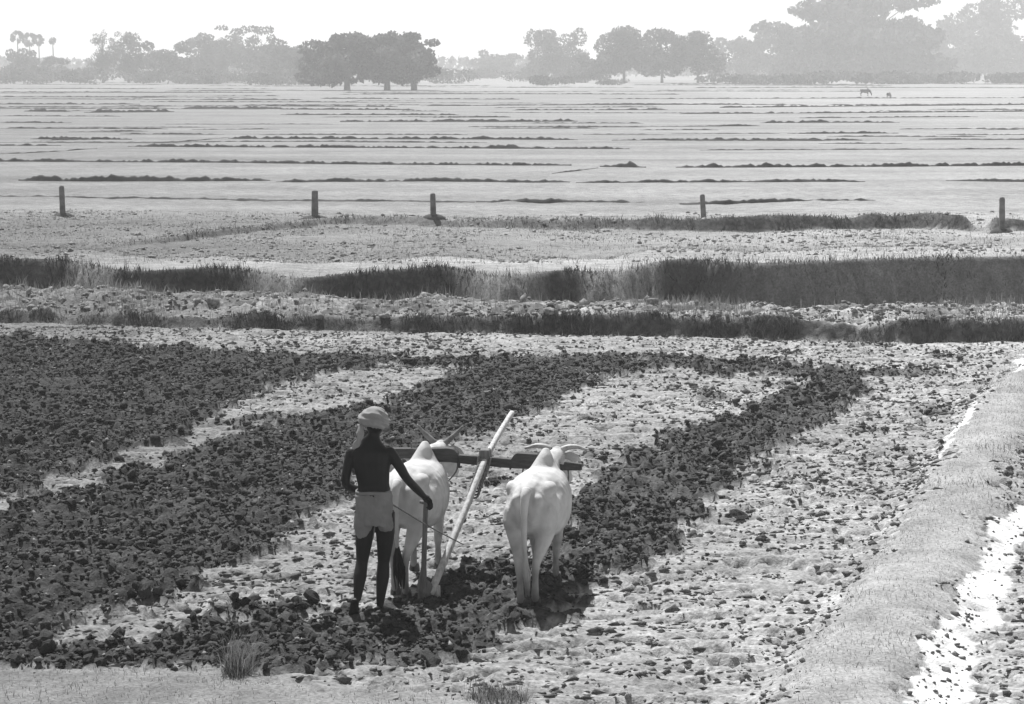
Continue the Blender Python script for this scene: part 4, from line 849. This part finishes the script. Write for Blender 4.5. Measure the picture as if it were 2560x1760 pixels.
def palm(px, base, top, wpx, label):
    p = at(px, base, -.15); s = p.y / FPX; H = (base - top) * s; R = wpx * s / 2
    e = empty('palm_tree', (p.x, p.y, -.15)); tag(e, label, 'palm', 'tall thin palms on the skyline')
    hc = H - R; m = MB(); m.loft(smoothed([(0, 0, -.3), (.1, 0, hc * .5), (0, 0, hc)], 4), list(np.linspace(.28, .16, 9)), 8, (0, 1, 0)); m.build('trunk', M['bark'], e, True)
    V, T = [], []
    for k in range(34):                                # fan leaves
        d = Vector((random.gauss(0, 1), random.gauss(0, 1), random.gauss(.15, .8))).normalized(); c = Vector((0, 0, hc)) + d * R * .55
        side = d.cross(Vector((random.random(), random.random(), random.random()))).normalized()
        b0 = len(V); V.append(c - d * R * .25)
        for j in range(9):
            a = -1.25 + 2.5 * j / 8; V.append(c + (d * math.cos(a) + side * math.sin(a)) * R * .45 * (1 if j % 2 == 0 else .72))
        for j in range(8): T.append((b0, b0 + 1 + j, b0 + 2 + j))
    bulk('crown', np.array([v[:] for v in V]), np.array(T), M['palm'], e)
G = 'trees along the far field edge'
for t in (
    ('bushy_tree', 'low rounded bushy tree beneath the tall thin palms', 35, 205, 122, 90, 'low'), ('bushy_tree', 'small hazy bush-like tree between the palms and the thatched hut', 118, 205, 138, 90, 'low'),
    ('broadleaf_tree', 'narrow tree with a raised head beside the thatched hut', 258, 207, 77, 62, 'open'), ('broadleaf_tree', 'leaning tree with a gap beneath its head, next to a long sloping crown', 322, 207, 82, 80, 'round'),
    ('broadleaf_tree', 'wide tree whose crown slopes down towards open sky, behind the hut', 400, 207, 104, 120, 'low'), ('broadleaf_tree', 'pale hazy tree with a domed head past the sloping crown', 512, 203, 84, 110, 'round'),
    ('broadleaf_tree', 'tall pale feathery tree, highest of the hazy clump beside the dark trees', 620, 203, 66, 120, 'open'), ('broadleaf_tree', 'slender pale tree squeezed inside the hazy clump', 570, 204, 90, 60, 'low'),
    ('broadleaf_tree', 'mid grey spreading tree joining the hazy clump to the dark trees', 705, 207, 100, 130, 'low'), ('broadleaf_tree', 'low mid grey tree tucked against the dark trees', 762, 209, 112, 100, 'low'),
    ('shade_tree', 'dark spreading shade tree with one thick trunk, standing clear in the field', 868, 226, 82, 200, 'round'), ('shade_tree', 'dark shade tree in the middle of three, with a thin trunk', 968, 226, 80, 160, 'round'), ('shade_tree', 'dark shade tree with a thick trunk at the open end of the three', 1035, 226, 84, 170, 'round'),
    ('bushy_tree', 'small pale round tree alone in the gap of the tree line', 1235, 196, 118, 95, 'low'), ('broadleaf_tree', 'pointed conical tree standing between the gap and the broad dense grove', 1388, 202, 68, 120, 'low'), ('bushy_tree', 'low shoulder of foliage leaning on the pointed tree', 1440, 202, 112, 80, 'low'),
    ('broadleaf_tree', 'dense squarish tree at the start of the broad grove', 1560, 207, 68, 130, 'round'), ('broadleaf_tree', 'broad rounded tree in the dense grove with trunks showing below', 1655, 207, 76, 150, 'round'), ('broadleaf_tree', 'rounded tree closing the dense grove', 1745, 207, 78, 120, 'round'), ('bushy_tree', 'low foliage filling the foot of the dense grove', 1500, 207, 128, 120, 'low'),
    ('broadleaf_tree', 'pale tree in the dip after the dense grove', 1850, 205, 92, 120, 'low'), ('broadleaf_tree', 'pale tree rising towards the giant tree', 1940, 205, 74, 140, 'low'),
    ('giant_tree', 'giant hazy tree with a ragged open top full of sky gaps', 2150, 207, -12, 330, 'open'), ('broadleaf_tree', 'pale full tree under the flank of the giant tree', 2030, 207, 62, 170, 'low'), ('broadleaf_tree', 'pale full tree hiding the trunk of the giant tree', 2230, 207, 45, 200, 'low'),
    ('broadleaf_tree', 'very pale tree in the dip beyond the giant tree', 2360, 203, 50, 150, 'low'), ('broadleaf_tree', 'very pale tall tree rising beyond the giant tree, ending the line', 2500, 203, -8, 220, 'low'), ('broadleaf_tree', 'pale lower tree in front of the last tall tree', 2440, 205, 88, 160, 'low')):
    tree(t[0], t[1], G, *t[2:], count=9000 if t[0] in ('giant_tree', 'shade_tree') else 6000)
for px, tp, w, lab in ((46, 76, 40, 'tall palm with a thick ragged head, first of the skyline palms beside open sky'), (76, 80, 42, 'tall palm whose head merges with a neighbour on the skyline'), (99, 85, 34, 'slightly lower palm touching the pair of palm heads'), (134, 93, 22, 'thin lone palm with a small round head apart from the palm cluster')):
    palm(px, 198, tp, w, lab)
for px, base, tp, w, lab in ((690, 213, 178, 110, 'dark low thicket just before the dark shade trees'), (780, 213, 182, 110, 'dark low thicket under the edge of the first shade tree'), (200, 210, 165, 130, 'grey scrub before the thatched hut and palms'), (60, 210, 168, 120, 'grey scrub under the rounded bushy tree'),
                             (420, 210, 172, 140, 'grey scrub past the thatched hut'), (550, 210, 172, 150, 'grey scrub at the foot of the hazy clump'), (1300, 204, 172, 70, 'small pale scrub in the gap of the tree line'), (1390, 214, 184, 100, 'flat pale shrub on the field below the pointed tree'), (1530, 213, 194, 60, 'small grey shrub on the field below the dense grove'),
                             (1850, 210, 178, 150, 'low pale scrub at the foot of the dip'), (2000, 210, 176, 170, 'low pale scrub before the giant tree'), (2180, 210, 176, 180, 'low pale scrub at the roots of the giant tree'), (2360, 209, 176, 180, 'low pale scrub past the giant tree'), (2530, 208, 176, 170, 'low pale scrub below the last tall tree'), (1120, 209, 160, 110, 'faint low scrub past the last shade tree'), (1200, 200, 165, 90, 'faint scrub near the small round tree')):
    tree('scrub_bush', lab, 'scrub along the far field edge', px, base, tp, w, 'bush', 'bush', 1300)
# thatched hut in the tree line
hp = at(342, 203, -.15); hs = hp.y / FPX
hut = empty('thatched_hut', (hp.x, hp.y, -.15)); tag(hut, 'low hut with a long pale thatched roof among the grey scrub', 'hut')
m = MB(); wv = 62 * hs / 2; m.prism([(-wv, 0), (wv, 0), (wv, 2.2), (-wv, 2.2)], (1, 0, 0), (0, 0, 1), (0, 1, 0), (0, 2.0, 0), 4.0); m.build('wall', M['hutwall'], hut)
m = MB(); m.prism([(-3.0, 1.7), (-3.1, 1.95), (0, 3.9), (3.1, 1.95), (3.0, 1.7), (0, 3.5)], (0, 1, 0), (0, 0, 1), (1, 0, 0), (0, 2.0, 0), wv * 2 + 1.6); m.build('roof', M['thatch'], hut)
m = MB(); m.prism([(-.5, 0), (.5, 0), (.5, 1.7), (-.5, 1.7)], (1, 0, 0), (0, 0, 1), (0, 1, 0), (1.0, -.02, 0), .06); m.build('door', M['wood_dark'], hut)
# far wood: one unbroken mass on the horizon
n = 16000; y = rng.uniform(900, 1250, n); x = rng.uniform(-.3, .3, n) * y; hgt = 7.0 + 9 * fbm(x * .012, y * 0 + 1, 4, 95); z = rng.uniform(0, 1, n) ** .8 * hgt
leaf = leaf_cloud('tmp', [(0, 0, 0, 1, 1, 1)], 1.4, M['leaf'], n, None); co = np.empty(n * 12); leaf.data.vertices.foreach_get('co', co); co = co.reshape(n, 4, 3); co = co - co.mean(1, keepdims=True) + np.stack([x, y, z], 1)[:, None, :]
leaf.data.vertices.foreach_set('co', co.ravel()); leaf.data.update(); leaf.name = 'distant_wood'; leaf.data.name = 'distant_wood'
tag(leaf, 'faint unbroken band of distant woodland on the horizon', 'woodland', kind='stuff')

# ------------------------------------------------------------------ haze
hz = MB(); hz.prism([(-2300, -60), (2300, -60), (2300, 2600), (-2300, 2600)], (1, 0, 0), (0, 1, 0), (0, 0, 1), (0, 0, 17.0), 38.0)
hm = bpy.data.materials.new('haze_air'); hm.use_nodes = True; hn = hm.node_tree.nodes
for nd in list(hn):
    if nd.type == 'BSDF_PRINCIPLED': hn.remove(nd)
pv = hn.new('ShaderNodeVolumePrincipled'); pv.inputs['Color'].default_value = (1, 1, 1, 1); pv.inputs['Density'].default_value = 0.00085; pv.inputs['Anisotropy'].default_value = 0.3
hm.node_tree.links.new(pv.outputs[0], hn['Material Output'].inputs['Volume'])
ho = hz.build('haze', hm); tag(ho, 'thin pale haze filling the air over the fields', 'haze', kind='stuff')
